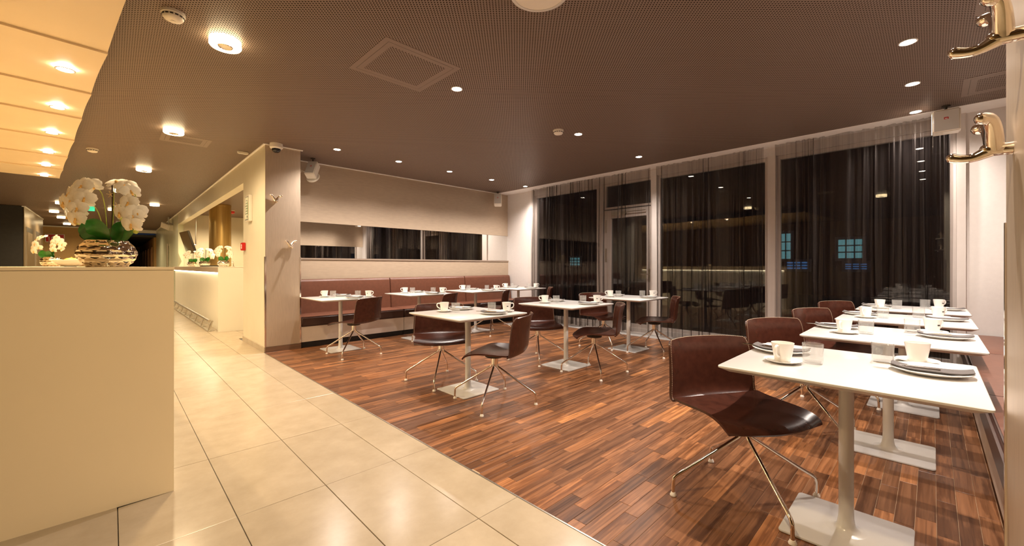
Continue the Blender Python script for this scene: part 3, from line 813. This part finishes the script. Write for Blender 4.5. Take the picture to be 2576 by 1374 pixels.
def hatch(x0, x1, y0, y1, label):
    t = thing('ceiling_hatch', label, 'ceiling hatch', (x0, y0, ZC), 0, 'flush ceiling hatches')
    X, Y = x1 - x0, y1 - y0; f = .045
    for a in ((0, X, 0, f), (0, X, Y - f, Y), (0, f, f, Y - f), (X - f, X, f, Y - f)):
        bx(a[0], a[1], a[2], a[3], -.002, -.0003).build('frame_strip', 'ceil_plain', t)
    g = f + .003
    for a in ((g, X - g, g, g + f), (g, X - g, Y - g - f, Y - g), (g, g + f, g + f, Y - g - f), (X - g - f, X - g, g + f, Y - g - f)):
        bx(a[0], a[1], a[2], a[3], -.0022, -.0003).build('lid_strip', 'ceil_plain', t)
    bx(g + f, X - g - f, g + f, Y - g - f, -.0018, -.0003).build('lid', 'perforated', t)
    bx(f, X - f, f, Y - f, -.0008, -.0002).build('groove', 'vent', t)
hatch(1.46, 2.16, 2.84, 3.51, 'flush square hatch in the perforated ceiling beside the brightest spotlight')
hatch(.46, .98, 6.85, 7.30, 'small flush hatch in the corridor ceiling behind the second round lamp')
hatch(5.58, 6.15, -.76, -.20, 'flush hatch in the ceiling above the upper right coat hook')
hatch(3.65, 4.23, -.76, -.20, 'flush hatch in the ceiling at the top right corner')
# dome camera on the column
t = thing('dome_camera', 'white dome security camera on top of the beige column', 'camera', (1.645, 6.40, ZC))
MB().lathe([(.0, 0), (.080, 0), (.082, -.055), (.068, -.072), (.0, -.072)], 30).build('housing', 'plastic', t, smooth=True)
MB().lathe([(.056, -.072), (.054, -.092), (.042, -.112), (.022, -.124), (.0, -.127)], 26).build('dome', 'screen', t, smooth=True)
t = thing('emergency_lamp', 'small white ceiling fitting beside the corridor wall top', 'lamp', (1.40, 7.18, ZC))
bx(-.07, .07, -.02, .02, -.035, 0).build('housing', 'plastic', t, bevel=.006)
bx(-.05, .05, -.012, .012, -.038, -.034).build('lens', 'sign_white', t)
# loudspeakers hung from the ceiling
def wall_speaker(loc, rz, tilt, size, label, disc=False, cable=False):
    t = thing('loudspeaker', label, 'loudspeaker', loc, rz, 'white loudspeakers')
    w_, d_, h_ = size
    MB().lathe([(.035, 0), (.035, -.012), (.012, -.014), (.010, -.07)], 18).build('ceiling_mount', 'vent', t, smooth=True)
    mt = Euler((tilt, 0, 0)).to_matrix(); c = Vector((0, -.02, -.07 - h_ * .45))
    m = MB().obox(c, (w_, d_, h_), mt); b_o = m.build('cabinet', 'plastic', t, bevel=.012, seg=3)
    fc = c + mt @ Vector((0, -d_ / 2 - .002, .0))
    MB().obox(fc, (w_ * .86, .004, h_ * .9), mt).build('grille', 'lacquer', b_o, bevel=.001)
    lg = fc + mt @ Vector((0, -.004, .02))
    MB().obox(lg, (w_ * .16, .003, h_ * .09), mt).build('emblem', 'red', b_o)
    MB().obox(lg + mt @ Vector((0, -.001, -.003)), (w_ * .10, .003, h_ * .03), mt).build('emblem_text', 'sign_white', b_o)
    if disc:
        ms = MB().lathe([(.0, -.010), (.098, -.010), (.104, 0), (.098, .010), (.0, .010)], 32)
        R = mt.to_4x4() @ Matrix.Rotation(PI / 2, 4, 'X'); cc = c + mt @ Vector((.0, d_ / 2 + .012, -h_ * .30))
        ms.v = [tuple(cc + (R @ Vector(v))) for v in ms.v]; ms.build('back_disc', 'plastic', t, smooth=True)
    if cable:
        MB().tube(smooth_path([(-.06, .05, -.17), (-.12, .08, -.16), (-.17, .10, -.19), (-.23, .1, -.17), (-.27, .1, -.14), (-.31, .11, -.17), (-.27, .12, -.20), (-.23, .11, -.18)], 4), .006, 8).build('cable', 'plastic', t, smooth=True)
    return t
wall_speaker((2.28, 6.85, ZC), -.75, -.55, (.15, .13, .27), 'white loudspeaker with a round disc, hung at the column end of the mirror wall', True, True)
wall_speaker((6.36, 6.98, ZC), -.80, -.35, (.17, .15, .27), 'white loudspeaker in the far corner beside the windows')
wall_speaker((6.36, -.10, ZC), -1.55, -.06, (.21, .13, .24), 'white loudspeaker under the ceiling at the right end of the windows')

# ------------------------------------------------------------------ coat hooks
def hook(loc, s, label):
    # s = +1 : sticks out towards +Y
    def P(pts): return [Vector((x, s * y, z)) for x, y, z in pts]
    t = thing('coat_hook', label, 'coat hook', loc, 0, 'antler-shaped coat hooks')
    def limb(pts, rad):
        p = smooth_path(P(pts), 5); n = len(p); k = len(rad) - 1; R = []
        for i in range(n):
            q = i / (n - 1) * k; j = min(int(q), k - 1); R.append(rad[j] + (rad[j + 1] - rad[j]) * (q - j))
        # round end
        d = (p[-1] - p[-2]).normalized(); r = R[-1]
        for a in (.5, .87, .98): p.append(p[n - 1] + d * r * a); R.append(r * math.sqrt(max(0.02, 1 - a * a)))
        return p, R
    m = MB(); m.tube(*limb([(0, 0, 0), (0, .02, .001), (0, .045, .004)], [.018, .0175, .020]), 16)
    m.build('stem', 'hook', t, smooth=True)
    m = MB().tube(*limb([(0, .036, .004), (0, .052, -.004), (0, .075, -.014), (0, .098, -.014), (0, .118, -.008)], [.0195, .0165, .0125, .0130, .0145]), 16); m.build('lower_prong', 'hook', t, smooth=True)
    for sx in (-1, 1):
        m = MB().tube(*limb([(0, .034, .004), (.012 * sx, .036, .028), (.034 * sx, .040, .060), (.052 * sx, .048, .080), (.064 * sx, .062, .083)], [.0200, .0200, .0180, .0165, .0165]), 16)
        m.build('upper_prong', 'hook', t, smooth=True)
hook((1.655, 6.502, 2.12), -1, 'chrome antler hook, upper one on the beige column')
hook((1.845, 6.502, 1.487), -1, 'chrome antler hook, lower one on the beige column')
hook((1.62, -.160, 1.790), 1, 'polished antler hook at the top right picture corner')
hook((1.83, -.160, 1.546), 1, 'polished antler hook below the corner one, at the right edge')

# ------------------------------------------------------------------ front counter and gold soffit
cnt = thing('service_counter', 'long glossy beige counter in the left foreground', 'counter', (0, 0, 0))
def side(y, ins=0): return .24 - (y - 2.855) * .0887 - ins      # right edge of the counter
def cprism(ins, y0, y1, z0, z1, name, mat, **kw):
    MB().prism([(side(y0, ins), y0), (side(y1, ins), y1), (-3.2, y1 - .2), (-3.2, y0)], z0, z1).build(name, mat, cnt, **kw)
cprism(.05, 2.90, 10.3, 0, 1.075, 'body', 'bar_white')
cprism(0, 2.855, 2.905, 0, 1.188, 'end_panel', 'counter')
cprism(0, 2.905, 10.3, 1.095, 1.188, 'top_slab', 'counter')
cprism(-.002, 2.852, 10.303, 1.190, 1.2055, 'worktop', 'counter', bevel=.0012)
cprism(.004, 2.860, 10.29, 1.187, 1.191, 'shadow_joint', 'taupe')
MB().prism([(side(2.92, .012), 2.92), (side(10.25, .012), 10.25), (side(10.25, .046), 10.25), (side(2.92, .046), 2.92)], 1.075, 1.094).build('light_strip', 'emit_bar', cnt)

# overlapping soffit panels, each a shingle of its own
sof = thing('gold_soffit', 'warm lit hanging soffit of overlapping panels above the counter', 'soffit', (0, 0, 0))
EDG = [(.13, 2.45), (-.020, 4.03), (-.125, 5.08), (-.215, 6.00), (-.315, 7.10), (-.43, 8.25), (-.535, 9.35), (-.632, 10.35)]
SOFZ = 2.70
for k in range(len(EDG) - 1):
    (xa, ya), (xb, yb) = EDG[k], EDG[k + 1]
    yb2 = yb + .05; xb2 = xb - .005
    z0, z1 = SOFZ - .008, SOFZ + .006
    def zf(a, b): return z0 + (z1 - z0) * b + .012 * math.sin(PI * b)
    def fn(a, b):
        y_ = ya + (yb2 - ya) * b; xr = xa + (xb2 - xa) * b - .004 * math.sin(PI * b)
        return (xr - (1 - a) * 2.9, y_ - (1 - a) * .28, zf(a, b))
    m, _ = thick_mesh(fn, 12, 10, .014, True); m.build('soffit_panel', 'soffit', sof, smooth=True)
bx(-3.2, -.75, 2.6, 10.2, SOFZ + .06, ZC).build('carrier', 'vent', sof)
for k, (x, y) in enumerate(((-.251, 4.568), (-.362, 5.711), (-.475, 6.838), (-.592, 8.038), (-.690, 9.10), (-.79, 10.15))):
    nm_ = ('nearest the viewer', 'second', 'third', 'fourth', 'fifth', 'last and smallest')[k]
    yy = [e[1] for e in EDG]; i = max(j for j in range(len(yy) - 1) if yy[j] <= y); b = (y - yy[i]) / (yy[i + 1] + .05 - yy[i])
    z = SOFZ - .008 + .014 * b + .012 * math.sin(PI * b) - .017
    spot(x, y, z, 'small glowing downlight in the gold soffit, %s' % nm_, P_SOFFIT, C_RING, 150, .6, 'downlights in the gold soffit')

# ------------------------------------------------------------------ the bar in the corridor
bar = thing('bar_counter', 'cream bar counter with a glowing strip under its top', 'bar counter', (1.40, 9.15, 0))
bx(.04, .46, .0, 7.6, .0, 1.075).build('body', 'bar_white', bar)
bx(.0, .47, -.004, .05, .0, 1.19).build('end_panel', 'bar_white', bar)
bx(.0, .47, .05, 7.6, 1.095, 1.19).build('top_slab', 'champagne', bar, bevel=.003)
bx(-.004, .475, -.008, 7.6, 1.19, 1.202).build('worktop', 'bar_white', bar, bevel=.002)
led = bx(.012, .036, .06, 7.58, 1.075, 1.094).build('light_strip', 'emit_bar', bar)
t = thing('foot_rail', 'tubular metal foot rail along the bar front', 'foot rail', (1.29, 9.3, 0))
MB().tube([(0, 0, .20), (0, 7.2, .20)], .026, 16).build('rail', 'steel', t, smooth=True)
bx(-.02, .02, .05, 7.2, .0, .012).build('floor_bar', 'steel', t)
for k in range(9):
    y = .12 + k * .85
    MB().obox((.03, y, .095), (.02, .05, .20), (0, .35, 0)).build('bracket', 'steel', t)
    MB().lathe([(.03, 0), (.03, .008), (0, .008)], 14, (.06, y, 0)).build('bracket_foot', 'steel', t)
t = thing('round_column', 'gold cylindrical column behind the bar', 'column', (2.17, 13.9, 0))
MB().lathe([(.27, 0), (.27, .08), (.255, .085), (.255, ZC)], 40).build('shaft', 'brass', t, smooth=True)
MB().lathe([(.258, ZC - .06), (.262, ZC - .03), (.258, ZC - .001)], 40, cap=False).build('collar', 'brass', t, smooth=True)
t = thing('television', 'black flat television hung tilted on a ceiling pole behind the bar', 'television', (1.80, 16.2, 1.95), .10)
MB().obox((-.10, 0, 0), (.06, 1.0, .70), (0, -.28, 0)).build('screen', 'screen', t, bevel=.008)
MB().tube([(.10, .0, .97), (.10, .0, -.1)], .02, 12).build('ceiling_pole', 'steel', t, smooth=True)
MB().tube([(.10, 0, -.08), (.0, 0, -.05)], .03, 12).build('bracket', 'steel', t, smooth=True)
for k, (x, y) in enumerate(((2.15, 8.35), (2.5, 11.3), (2.5, 15.2))):  # middle and far spots are added to brighten the bar interior
    spot(x, y, ZC, 'ceiling spotlight inside the bar, %s' % ('at its near end', 'added over its middle', 'added at its far end')[k], P_BAR * (1, 2.2, 2.2)[k], C_RING, 160, .6, 'bar ceiling spotlights')
t = thing('bar_tray', 'dark low tray behind the nearest bar orchid', 'tray', (1.64, 11.55, 1.202))
bx(-.20, .20, -.12, .12, 0, .012).build('base', 'screen', t, bevel=.003)
for a in ((-.2, -.185, -.12, .12), (.185, .2, -.12, .12), (-.2, .2, -.12, -.105), (-.2, .2, .105, .12)): bx(*a, .012, .028).build('rim', 'screen', t)
t = thing('bar_tap', 'thin metal tap standing on the bar counter', 'tap', (1.84, 10.3, 1.202))
MB().tube(smooth_path([(0, 0, 0), (0, 0, .08), (-.01, 0, .10), (-.04, 0, .10)], 4), .008, 10).build('spout', 'chrome', t, smooth=True)
MB().lathe([(.02, 0), (.02, .01), (.01, .016)], 14).build('foot', 'chrome', t, smooth=True)
t = thing('fire_beacon', 'small red alarm beacon on the bar ceiling', 'alarm beacon', (2.62, 15.0, ZC))
MB().lathe([(.0, 0), (.10, 0), (.10, -.03), (.0, -.03)], 20).build('base', 'plastic', t)
MB().lathe([(.095, -.03), (.095, -.07), (.06, -.10), (.0, -.10)], 20).build('dome', 'red', t, smooth=True)
# things on the corridor wall
t = thing('info_plate', 'framed glass info sign on the cream column wall', 'sign', (1.533, 7.35, 2.10))
bx(-.045, 0, -.11, .11, -.20, .20).build('box', 'plastic', t, bevel=.004)
fr_ = bx(-.050, -.044, -.10, .10, -.185, .185).build('frame', 'steel', t)
bx(-.053, -.049, -.085, .085, -.165, .165).build('face', 'pale_glass', fr_)
for k in range(6): bx(-.0545, -.0525, -.06, .03 + .02 * (k % 3), .11 - k * .04, .118 - k * .04).build('text_line', 'mark', fr_)
bx(-.0545, -.0525, -.075, -.055, -.10, .10).build('green_mark', 'leaf', fr_)
bx(-.0545, -.0525, -.065, -.025, -.15, -.115).build('symbol', 'mark', fr_)
t = thing('fire_alarm', 'red fire alarm box on the cream column wall', 'fire alarm', (1.533, 7.72, 1.525))
bx(-.05, 0, -.06, .06, -.062, .062).build('box', 'red', t, bevel=.006)
bx(-.053, -.049, -.04, .0, -.035, .035).build('button_plate', 'sign_white', t, bevel=.001)
MB().lathe([(0, -.002), (.012, -.002), (.012, .002), (0, .002)], 14).build('button', 'red', t).location = (-.053, -.02, 0)
t = thing('door_handle', 'vertical bar handle on the pale corridor wall', 'handle', (1.50, 20.0, 1.6))
MB().tube([(0, 0, -.45), (0, 0, .45)], .03, 10).build('bar', 'steel', t, smooth=True)
for z in (-.4, .4): bx(0, .034, -.02, .02, z - .02, z + .02).build('standoff', 'steel', t)
t = thing('projector', 'white device on a bracket at the corridor wall top', 'projector', (1.42, 18.6, ZC))
MB().tube([(0, 0, 0), (0, 0, -.22)], .02, 10).build('bracket', 'steel', t, smooth=True)
MB().obox((0, 0, -.32), (.26, .42, .2), (.3, 0, .5)).build('case', 'plastic', t, bevel=.02)

# ------------------------------------------------------------------ far end of the corridor
lift = struct(bx(-5.9, -1.79, 18.0, 22.4, 0, ZC - .01).build('wall_lift', 'dark_wall'), 'dark block with brass lift doors')  # the front face being unlit is put into the dark block colour
bx(-1.80, -1.775, 18.0, 22.4, 0, ZC - .02).build('brass_cladding', 'brass_wall', lift)
bx(-1.82, -1.755, 17.96, 22.4, ZC - .03, ZC - .002).build('top_trim', 'margin', lift)
for y0 in (18.25, 20.3):
    d_ = bx(-1.775, -1.755, y0, y0 + 1.3, 0, 2.35).build('lift_frame', 'steel', lift)
    bx(-1.756, -1.745, y0 + .1, y0 + .64, 0, 2.2).build('door_leaf', 'brass_wall', d_); bx(-1.756, -1.745, y0 + .66, y0 + 1.2, 0, 2.2).build('door_leaf', 'brass_wall', d_)
gs = tag(bx(-2.4, -1.80, 22.45, 22.5, 0, 2.0).build('green_panel', 'green_glass'), 'bright green glass panel beside the lift', 'panel')
struct(bx(-5.9, -.62, 26, 26.15, 0, ZC).build('wall_far', 'ochre_wall'), 'ochre wall at the corridor end')
struct(bx(-.62, 1.67, 26, 26.15, 2.78, ZC).build('trim_10', 'margin'), 'white lintel over the far passage')
struct(bx(-2.4, -.62, 25.95, 26.0, ZC - .04, ZC).build('trim_11', 'margin'), 'white trim on top of the ochre wall')
struct(bx(-.62, -.5, 26.15, 40, 0, 2.6).build('wall_passage_left', 'wood_doors'), 'brown side wall of the far passage')
pr_ = struct(bx(1.45, 1.6, 26.15, 40, 0, 2.6).build('wall_passage_right', 'ochre_wall'), 'ochre passage wall with wooden doors')
for k in range(5):
    y0 = 27 + k * 2.6
    d_ = bx(1.40, 1.45, y0, y0 + 1.1, 0, 2.15).build('door_frame', 'wood_doors', pr_); bx(1.385, 1.40, y0 + .08, y0 + 1.02, 0, 2.07).build('door_leaf', 'wood_doors', d_)
struct(bx(-.62, 1.6, 26.15, 40, 2.6, 2.7).build('ceiling_passage', 'dark_wall'), 'dark ceiling of the far passage')
struct(bx(-.62, 1.6, 40, 40.1, 0, 2.7).build('wall_passage_end', 'ochre_wall'), 'ochre end of the far passage')
def sign(x, y, z, w_, h_, label, mat, rz=0):
    t = thing('wall_sign', label, 'sign', (x, y, z), rz)
    bx(-w_ / 2, w_ / 2, -.012, 0, -h_ / 2, h_ / 2).build('board', 'sign_white', t)
    bx(-w_ / 2 + .02, w_ / 2 - .02, -.016, -.011, -h_ / 2 + .02, h_ / 2 - .02).build('field', mat, t)
    return t
s1 = sign(-1.72, 25.98, 2.40, .55, .34, 'red and white fire hose sign on the ochre wall', 'red')
m = MB()
for k in range(20):
    a, b = 2 * PI * k / 20, 2 * PI * (k + 1) / 20
    for r0, r1 in ((.07, .10), (.025, .045)):
        m.add([(r0 * math.cos(a), -.018, r0 * math.sin(a)), (r1 * math.cos(a), -.018, r1 * math.sin(a)), (r1 * math.cos(b), -.018, r1 * math.sin(b)), (r0 * math.cos(b), -.018, r0 * math.sin(b))], [(0, 1, 2, 3)])
m.box(.07, .2, -.019, -.017, -.10, -.075)
m.build('symbol', 'sign_white', s1)
s2 = sign(1.05, 39.95, 1.95, .7, .55, 'small red sign at the end of the far passage', 'red')
MB().obox((0, -.018, 0), (.4, .002, .05), (0, .7, 0)).build('symbol', 'sign_white', s2)
t = thing('exit_sign', 'green emergency exit sign hanging behind the large orchid', 'exit sign', (-.45, 13.5, 2.60))
bx(-.17, .17, -.03, .03, -.12, .12).build('panel', 'green_sign', t, bevel=.004)
for x in (-.15, .15): MB().tube([(x, 0, .12), (x, 0, ZC - 2.6)], .006, 8).build('rod', 'steel', t)
MB().box(.04, .07, -.034, -.03, -.06, .06).box(.0, .13, -.034, -.03, -.02, .01).build('running_figure', 'sign_white', t)
MB().box(-.14, -.04, -.034, -.03, -.07, .07).build('doorway', 'sign_white', t)

# ------------------------------------------------------------------ orchids
def petal_mesh(name, L, W, cup, mat='petal', n=7):
    m = MB()
    def fn(a, b):
        t = 2 * a - 1; w_ = W * (math.sin(PI * min(1, .08 + b * .86)) ** .62)
        return (t * w_ / 2, b * L, cup * (math.sin(PI * b * .9) * .5 - .8 * b * b) - .25 * cup * t * t)
    mm_, _ = thick_mesh(fn, n, n, .0012, True)
    return mm_.mesh(name, mat, smooth=True)
def leaf_obj(pts, W, parent, name='leaf', mat='leaf'):
    path = smooth_path(pts, 5); n = len(path); m = MB(); vs = []
    for i, p in enumerate(path):
        d = (path[min(i + 1, n - 1)] - path[max(i - 1, 0)]).normalized(); side = d.cross(Vector((0, -1, .35))).normalized()
        b = i / (n - 1); w_ = W * (math.sin(PI * min(1, .14 + .86 * b)) ** .7) / 2
        nrm = d.cross(side)
        for t in (-1, -.5, 0, .5, 1): vs.append(p + side * w_ * t - nrm * .22 * w_ * t * t)
    fs = [(i * 5 + k, i * 5 + k + 1, (i + 1) * 5 + k + 1, (i + 1) * 5 + k) for i in range(n - 1) for k in range(4)]
    N = len(vs); vs2 = vs + [v + Vector((0, .002, -.0015)) for v in vs]
    fs2 = fs + [tuple(N + q for q in reversed(f)) for f in fs]
    m.add(vs2, fs2); return m.build(name, mat, parent, smooth=True, fix=False)
def vase_mesh(name, R, H):
    m = MB(); nu, nv = 108, 60; vs = []
    base = [(.0, .66), (.06, .72), (.2, .86), (.38, .975), (.52, 1.0), (.68, .965), (.82, .86), (.93, .74), (1.0, .68)]
    def rad(t):
        for i in range(len(base) - 1):
            if base[i + 1][0] >= t:
                q = (t - base[i][0]) / (base[i + 1][0] - base[i][0]); q = q * q * (3 - 2 * q) * .5 + q * .5
                return base[i][1] + (base[i + 1][1] - base[i][1]) * q
        return base[-1][1]
    rows, cols = 6.5, 13
    for j in range(nv + 1):
        t = j / nv
        for i in range(nu):
            a = 2 * PI * i / nu; r = R * rad(t)
            rr = t * rows; best = 9
            for ro in (math.floor(rr) - 1, math.floor(rr), math.floor(rr) + 1):
                cc = a / (2 * PI) * cols + .5 * (ro % 2); dc = (cc - math.floor(cc) - .5) * 2 * 1.05; dr = (rr - ro - .5) * 2 * .95
                best = min(best, dc * dc + dr * dr)
            dent = max(0, 1 - best) if .04 < t < .96 else 0
            r += R * .055 * (.35 - dent ** .8)
            vs.append((r * math.cos(a), r * math.sin(a), t * H))
    fs = [(j * nu + i, j * nu + (i + 1) % nu, (j + 1) * nu + (i + 1) % nu, (j + 1) * nu + i) for j in range(nv) for i in range(nu)]
    fs.append(tuple(range(nu))[::-1])
    m.add(vs, fs)
    m.lathe([(R * .68, H), (R * .62, H - .004), (R * .60, H * .75), (0, H * .74)], nu)
    return m.mesh(name, 'silver', smooth=True)
PX = 2.28 / 1032
def L2(u, v, d=0): return Vector(((u - 270) * PX, d, (672 - v) * PX))
orch = thing('potted_orchid', 'large white orchid in a dimpled silver vase on the front counter', 'orchid', (.0, 0, 1.2055), -YAW)
orch.location = ((270 - 1288) / F_PX * 2.28 * CS + 2.28 * SN, -(270 - 1288) / F_PX * 2.28 * SN + 2.28 * CS, 1.2055)
vase = link('vase', vase_mesh('vase', .124, .147), orch)
MB().lathe([(.0, .128), (.076, .126)], 24).build('soil', 'stem', vase)
for pts, W in (([L2(262, 612, .0), L2(250, 590, -.03), L2(240, 577, -.05), L2(233, 574, -.06)], .10),
               ([L2(268, 612, -.02), L2(262, 590, -.05), L2(256, 570, -.07), L2(250, 560, -.08)], .115),
               ([L2(280, 612, -.02), L2(284, 590, -.06), L2(280, 572, -.09), L2(270, 560, -.11)], .105),
               ([L2(285, 612, .0), L2(305, 592, -.02), L2(318, 575, -.03), L2(328, 566, -.03)], .10),
               ([L2(285, 612, .03), L2(294, 590, .05), L2(300, 572, .07), L2(306, 562, .08)], .09),
               ([L2(258, 612, .04), L2(244, 596, .06), L2(236, 584, .08), L2(228, 580, .09)], .08)):
    leaf_obj(pts, W, orch)
for pts in ([L2(278, 610), L2(282, 560), L2(283, 500), L2(282, 462)], [L2(290, 610, .02), L2(296, 560, .02), L2(298, 505, .02)], [L2(268, 610, .01), L2(266, 560, .01), L2(260, 520, .01)]):
    MB().tube(smooth_path(pts, 5), .0038, 8).build('support_stick', 'stem', orch, smooth=True)
arcs = ([L2(276, 610), L2(284, 560), L2(286, 505), L2(288, 470), L2(304, 458, -.01), L2(330, 468, -.02), L2(352, 492, -.03), L2(362, 525, -.03), L2(362, 558, -.03), L2(354, 584, -.03)],
        [L2(270, 610), L2(268, 560), L2(262, 510), L2(250, 478), L2(228, 470, -.02), L2(206, 486, -.03), L2(196, 515, -.04), L2(202, 545, -.04), L2(207, 562, -.04)],
        [L2(284, 610, .02), L2(297, 560, .02), L2(300, 520, .01), L2(312, 512, 0), L2(326, 522, -.02), L2(330, 540, -.03), L2(320, 553, -.03)],
        [L2(266, 610, .0), L2(262, 565, -.01), L2(254, 525, -.03), L2(240, 515, -.05), L2(232, 535, -.06), L2(228, 563, -.06)])
for pts in arcs: MB().tube(smooth_path(pts, 5), .0022, 7).build('flower_stem', 'bud', orch, smooth=True)
for u, v, d in ((207, 562, -.04), (227, 563, -.06), (319, 553, -.03), (354, 584, -.03)):
    b_ = MB().lathe([(.0, -.014), (.009, -.009), (.0125, 0), (.010, .009), (.0, .015)], 14).build('bud', 'bud', orch, smooth=True); b_.location = L2(u, v, d); b_.rotation_euler = (.3, .5, 0)
for u, v in ((281, 490), (297, 518)):
    m = MB()
    for k in range(5): m.tube([L2(u, v, -.006), L2(u, v, -.006) + Vector((.018 * math.cos(k * 1.3 + .4), -.006, .018 * math.sin(k * 1.3 + .4)))], .0012, 5)
    m.build('raffia_tie', 'raffia', orch)
p_big = petal_mesh('petal', .050, .058, .012); p_sep = petal_mesh('petal', .050, .034, .010)
lipm = MB().tube(smooth_path([(0, 0, .002), (0, -.008, .010), (0, -.018, .012), (0, -.026, .008)], 4), [.0026 + .003 * math.sin(i * .24) for i in range(13)], 8).lathe([(0, -.003), (.004, 0), (.004, .005), (0, .008)], 10, (0, .003, .002)).mesh('flower', 'lip', smooth=True)
def flower(parent, loc, yaw, pitch, roll, sc):
    f_ = link('flower', lipm, parent); f_.location = loc
    # local +Z of a blossom looks out along -Y of the plant
    f_.rotation_mode = 'XYZ'
    mt = Matrix.Rotation(yaw, 4, 'Z') @ Matrix.Rotation(pitch, 4, 'X') @ Matrix.Rotation(PI / 2, 4, 'X') @ Matrix.Rotation(roll, 4, 'Z')
    f_.rotation_euler = mt.to_euler(); f_.scale = (sc * .96,) * 3
    for me_, ang, zz in ((p_sep, 0, -.001), (p_sep, 2.25, -.001), (p_sep, -2.25, -.001), (p_big, 1.22, .001), (p_big, -1.22, .001)):
        p = link('petal', me_, f_); p.rotation_euler = (0, 0, ang); p.location = (0, 0, zz)
    return f_
FL = [(230, 474, -.04, .1, -.1, 0, 1.12), (241, 469, -.01, .6, 0, .5, .95), (206, 492, -.05, -.4, 0, -.2, 1.05), (228, 497, -.06, .1, 0, .2, 1.0), (191, 515, -.05, -.3, .2, .1, 1.05), (246, 505, -.06, .4, .1, -.1, 1.05),
      (212, 512, -.06, 0, .1, .4, .95), (238, 531, -.08, .2, .2, 0, 1.05), (235, 556, -.08, 0, .35, 0, 1.1), (199, 545, -.04, -1.2, .3, .6, .95),
      (308, 461, -.02, .3, -1.0, .3, 1.1), (332, 472, -.03, .4, -.5, .2, 1.05), (346, 485, -.03, .9, -.1, .3, .95), (349, 515, -.05, .1, .1, 0, 1.05), (366, 535, -.04, .8, .1, .1, 1.0),
      (328, 540, -.05, -.2, .3, 0, 1.0), (360, 548, -.05, .4, .2, .2, 1.05), (356, 568, -.05, .2, .4, 0, 1.05)]
for u, v, d, yw, pt, rl, sc in FL: flower(orch, L2(u, v, d - .01), yw, pt, rl, sc)

def small_orchid(loc, rz, sc, flip, label, seed):
    rnd = random.Random(seed)
    t = thing('potted_orchid', label, 'orchid', loc, rz, 'white orchids in silver vases'); t.scale = (sc * flip, sc, sc)
    v = link('vase', vase.data, t)
    for pts, W in (([L2(262, 612, .0), L2(250, 590, -.03), L2(240, 577, -.05), L2(233, 574, -.06)], .10), ([L2(268, 612, -.02), L2(262, 590, -.05), L2(256, 575, -.07), L2(252, 566, -.08)], .11), ([L2(285, 612, .0), L2(305, 592, -.02), L2(318, 575, -.03), L2(328, 566, -.03)], .10), ([L2(280, 612, .03), L2(290, 590, .05), L2(296, 575, .07), L2(300, 562, .08)], .1)):
        leaf_obj(pts, W, t)
    for pts in arcs[:2]: MB().tube(smooth_path(pts, 3), .003, 5).build('flower_stem', 'stem', t)
    MB().tube([L2(278, 610), L2(283, 462)], .004, 6).build('support_stick', 'stem', t)
    m = MB(); ml = MB()
    for u, v_, d, yw, pt, rl, s2_ in FL:
        mt = Matrix.Translation(L2(u, v_, d)) @ Matrix.Rotation(yw, 4, 'Z') @ Matrix.Rotation(pt, 4, 'X') @ Matrix.Rotation(PI / 2, 4, 'X') @ Matrix.Rotation(rl, 4, 'Z')
        for me_, ang in ((p_sep, 0), (p_sep, 2.25), (p_sep, -2.25), (p_big, 1.22), (p_big, -1.22)):
            mr = mt @ Matrix.Rotation(ang, 4, 'Z'); m.add([mr @ vv.co for vv in me_.vertices], [tuple(p.vertices) for p in me_.polygons])
        ml.add([mt @ vv.co for vv in lipm.vertices], [tuple(p.vertices) for p in lipm.polygons])
    b_ = m.build('blossoms', 'petal', t, smooth=True, fix=False); ml.build('blossom_lips', 'lip', b_, smooth=True, fix=False)
    return t
small_orchid((-.62, 8.85, 1.2055), -YAW + .2, .93, -1, 'small white orchid at the far end of the front counter', 2)
small_orchid((1.74, 10.75, 1.2025), -YAW, .92, 1, 'white orchid on the bar, rightmost of three', 3)
small_orchid((1.62, 12.4, 1.2025), -YAW + .3, .92, 1, 'white orchid on the bar, middle of three', 4)
small_orchid((1.60, 14.4, 1.2025), -YAW + .6, .90, 1, 'white orchid on the bar, leftmost of three', 5)

# boat-shaped bowl with a lemon half, and a small steel tray
t = thing('serving_bowl', 'low white boat-shaped bowl on the front counter', 'bowl', (-.25, 5.10, 1.2055), -YAW + .1)
def fbowl(a, b):
    an = 2 * PI * a; r = .25 + .75 * b
    x = .155 * r * math.cos(an); y = .075 * r * math.sin(an)
    z = .004 + .052 * (b ** 1.8) + .016 * b * (math.cos(an) ** 2) ** 2 * (1 if math.cos(an) > 0 else .5)
    return (x, y, z)
m, _ = thick_mesh(fbowl, 40, 8, .006, False); m.build('dish', 'porcelain', t, smooth=True)
MB().lathe([(.0, 0), (.036, 0), (.040, .006), (.0, .0065)], 24).build('foot', 'porcelain', t, smooth=True)
t = thing('lemon_slice', 'yellow lemon half lying in the white boat-shaped bowl', 'lemon', (-.245, 5.11, 1.2345), -YAW)
MB().lathe([(.0, .0), (.035, .004), (.050, .018), (.046, .032), (.028, .044), (0, .048)], 20).build('rind', 'lemon', t, smooth=True)
MB().lathe([(.008, .047), (.006, .053), (0, .054)], 10).build('tip', 'lemon', t, smooth=True)
t = thing('glass_tray', 'small steel dish with glints at the left picture edge', 'dish', (-.62, 3.6, 1.2055), -YAW)
MB().lathe([(.0, .003), (.04, .0), (.065, .010), (.068, .012), (.062, .012), (.04, .005), (0, .005)], 28).build('dish', 'chrome', t, smooth=True)
MB().tube(smooth_path([(-.04, 0, .009), (0, 0, .011), (.05, 0, .016)], 4), .003, 8).build('spoon', 'chrome', t, smooth=True)
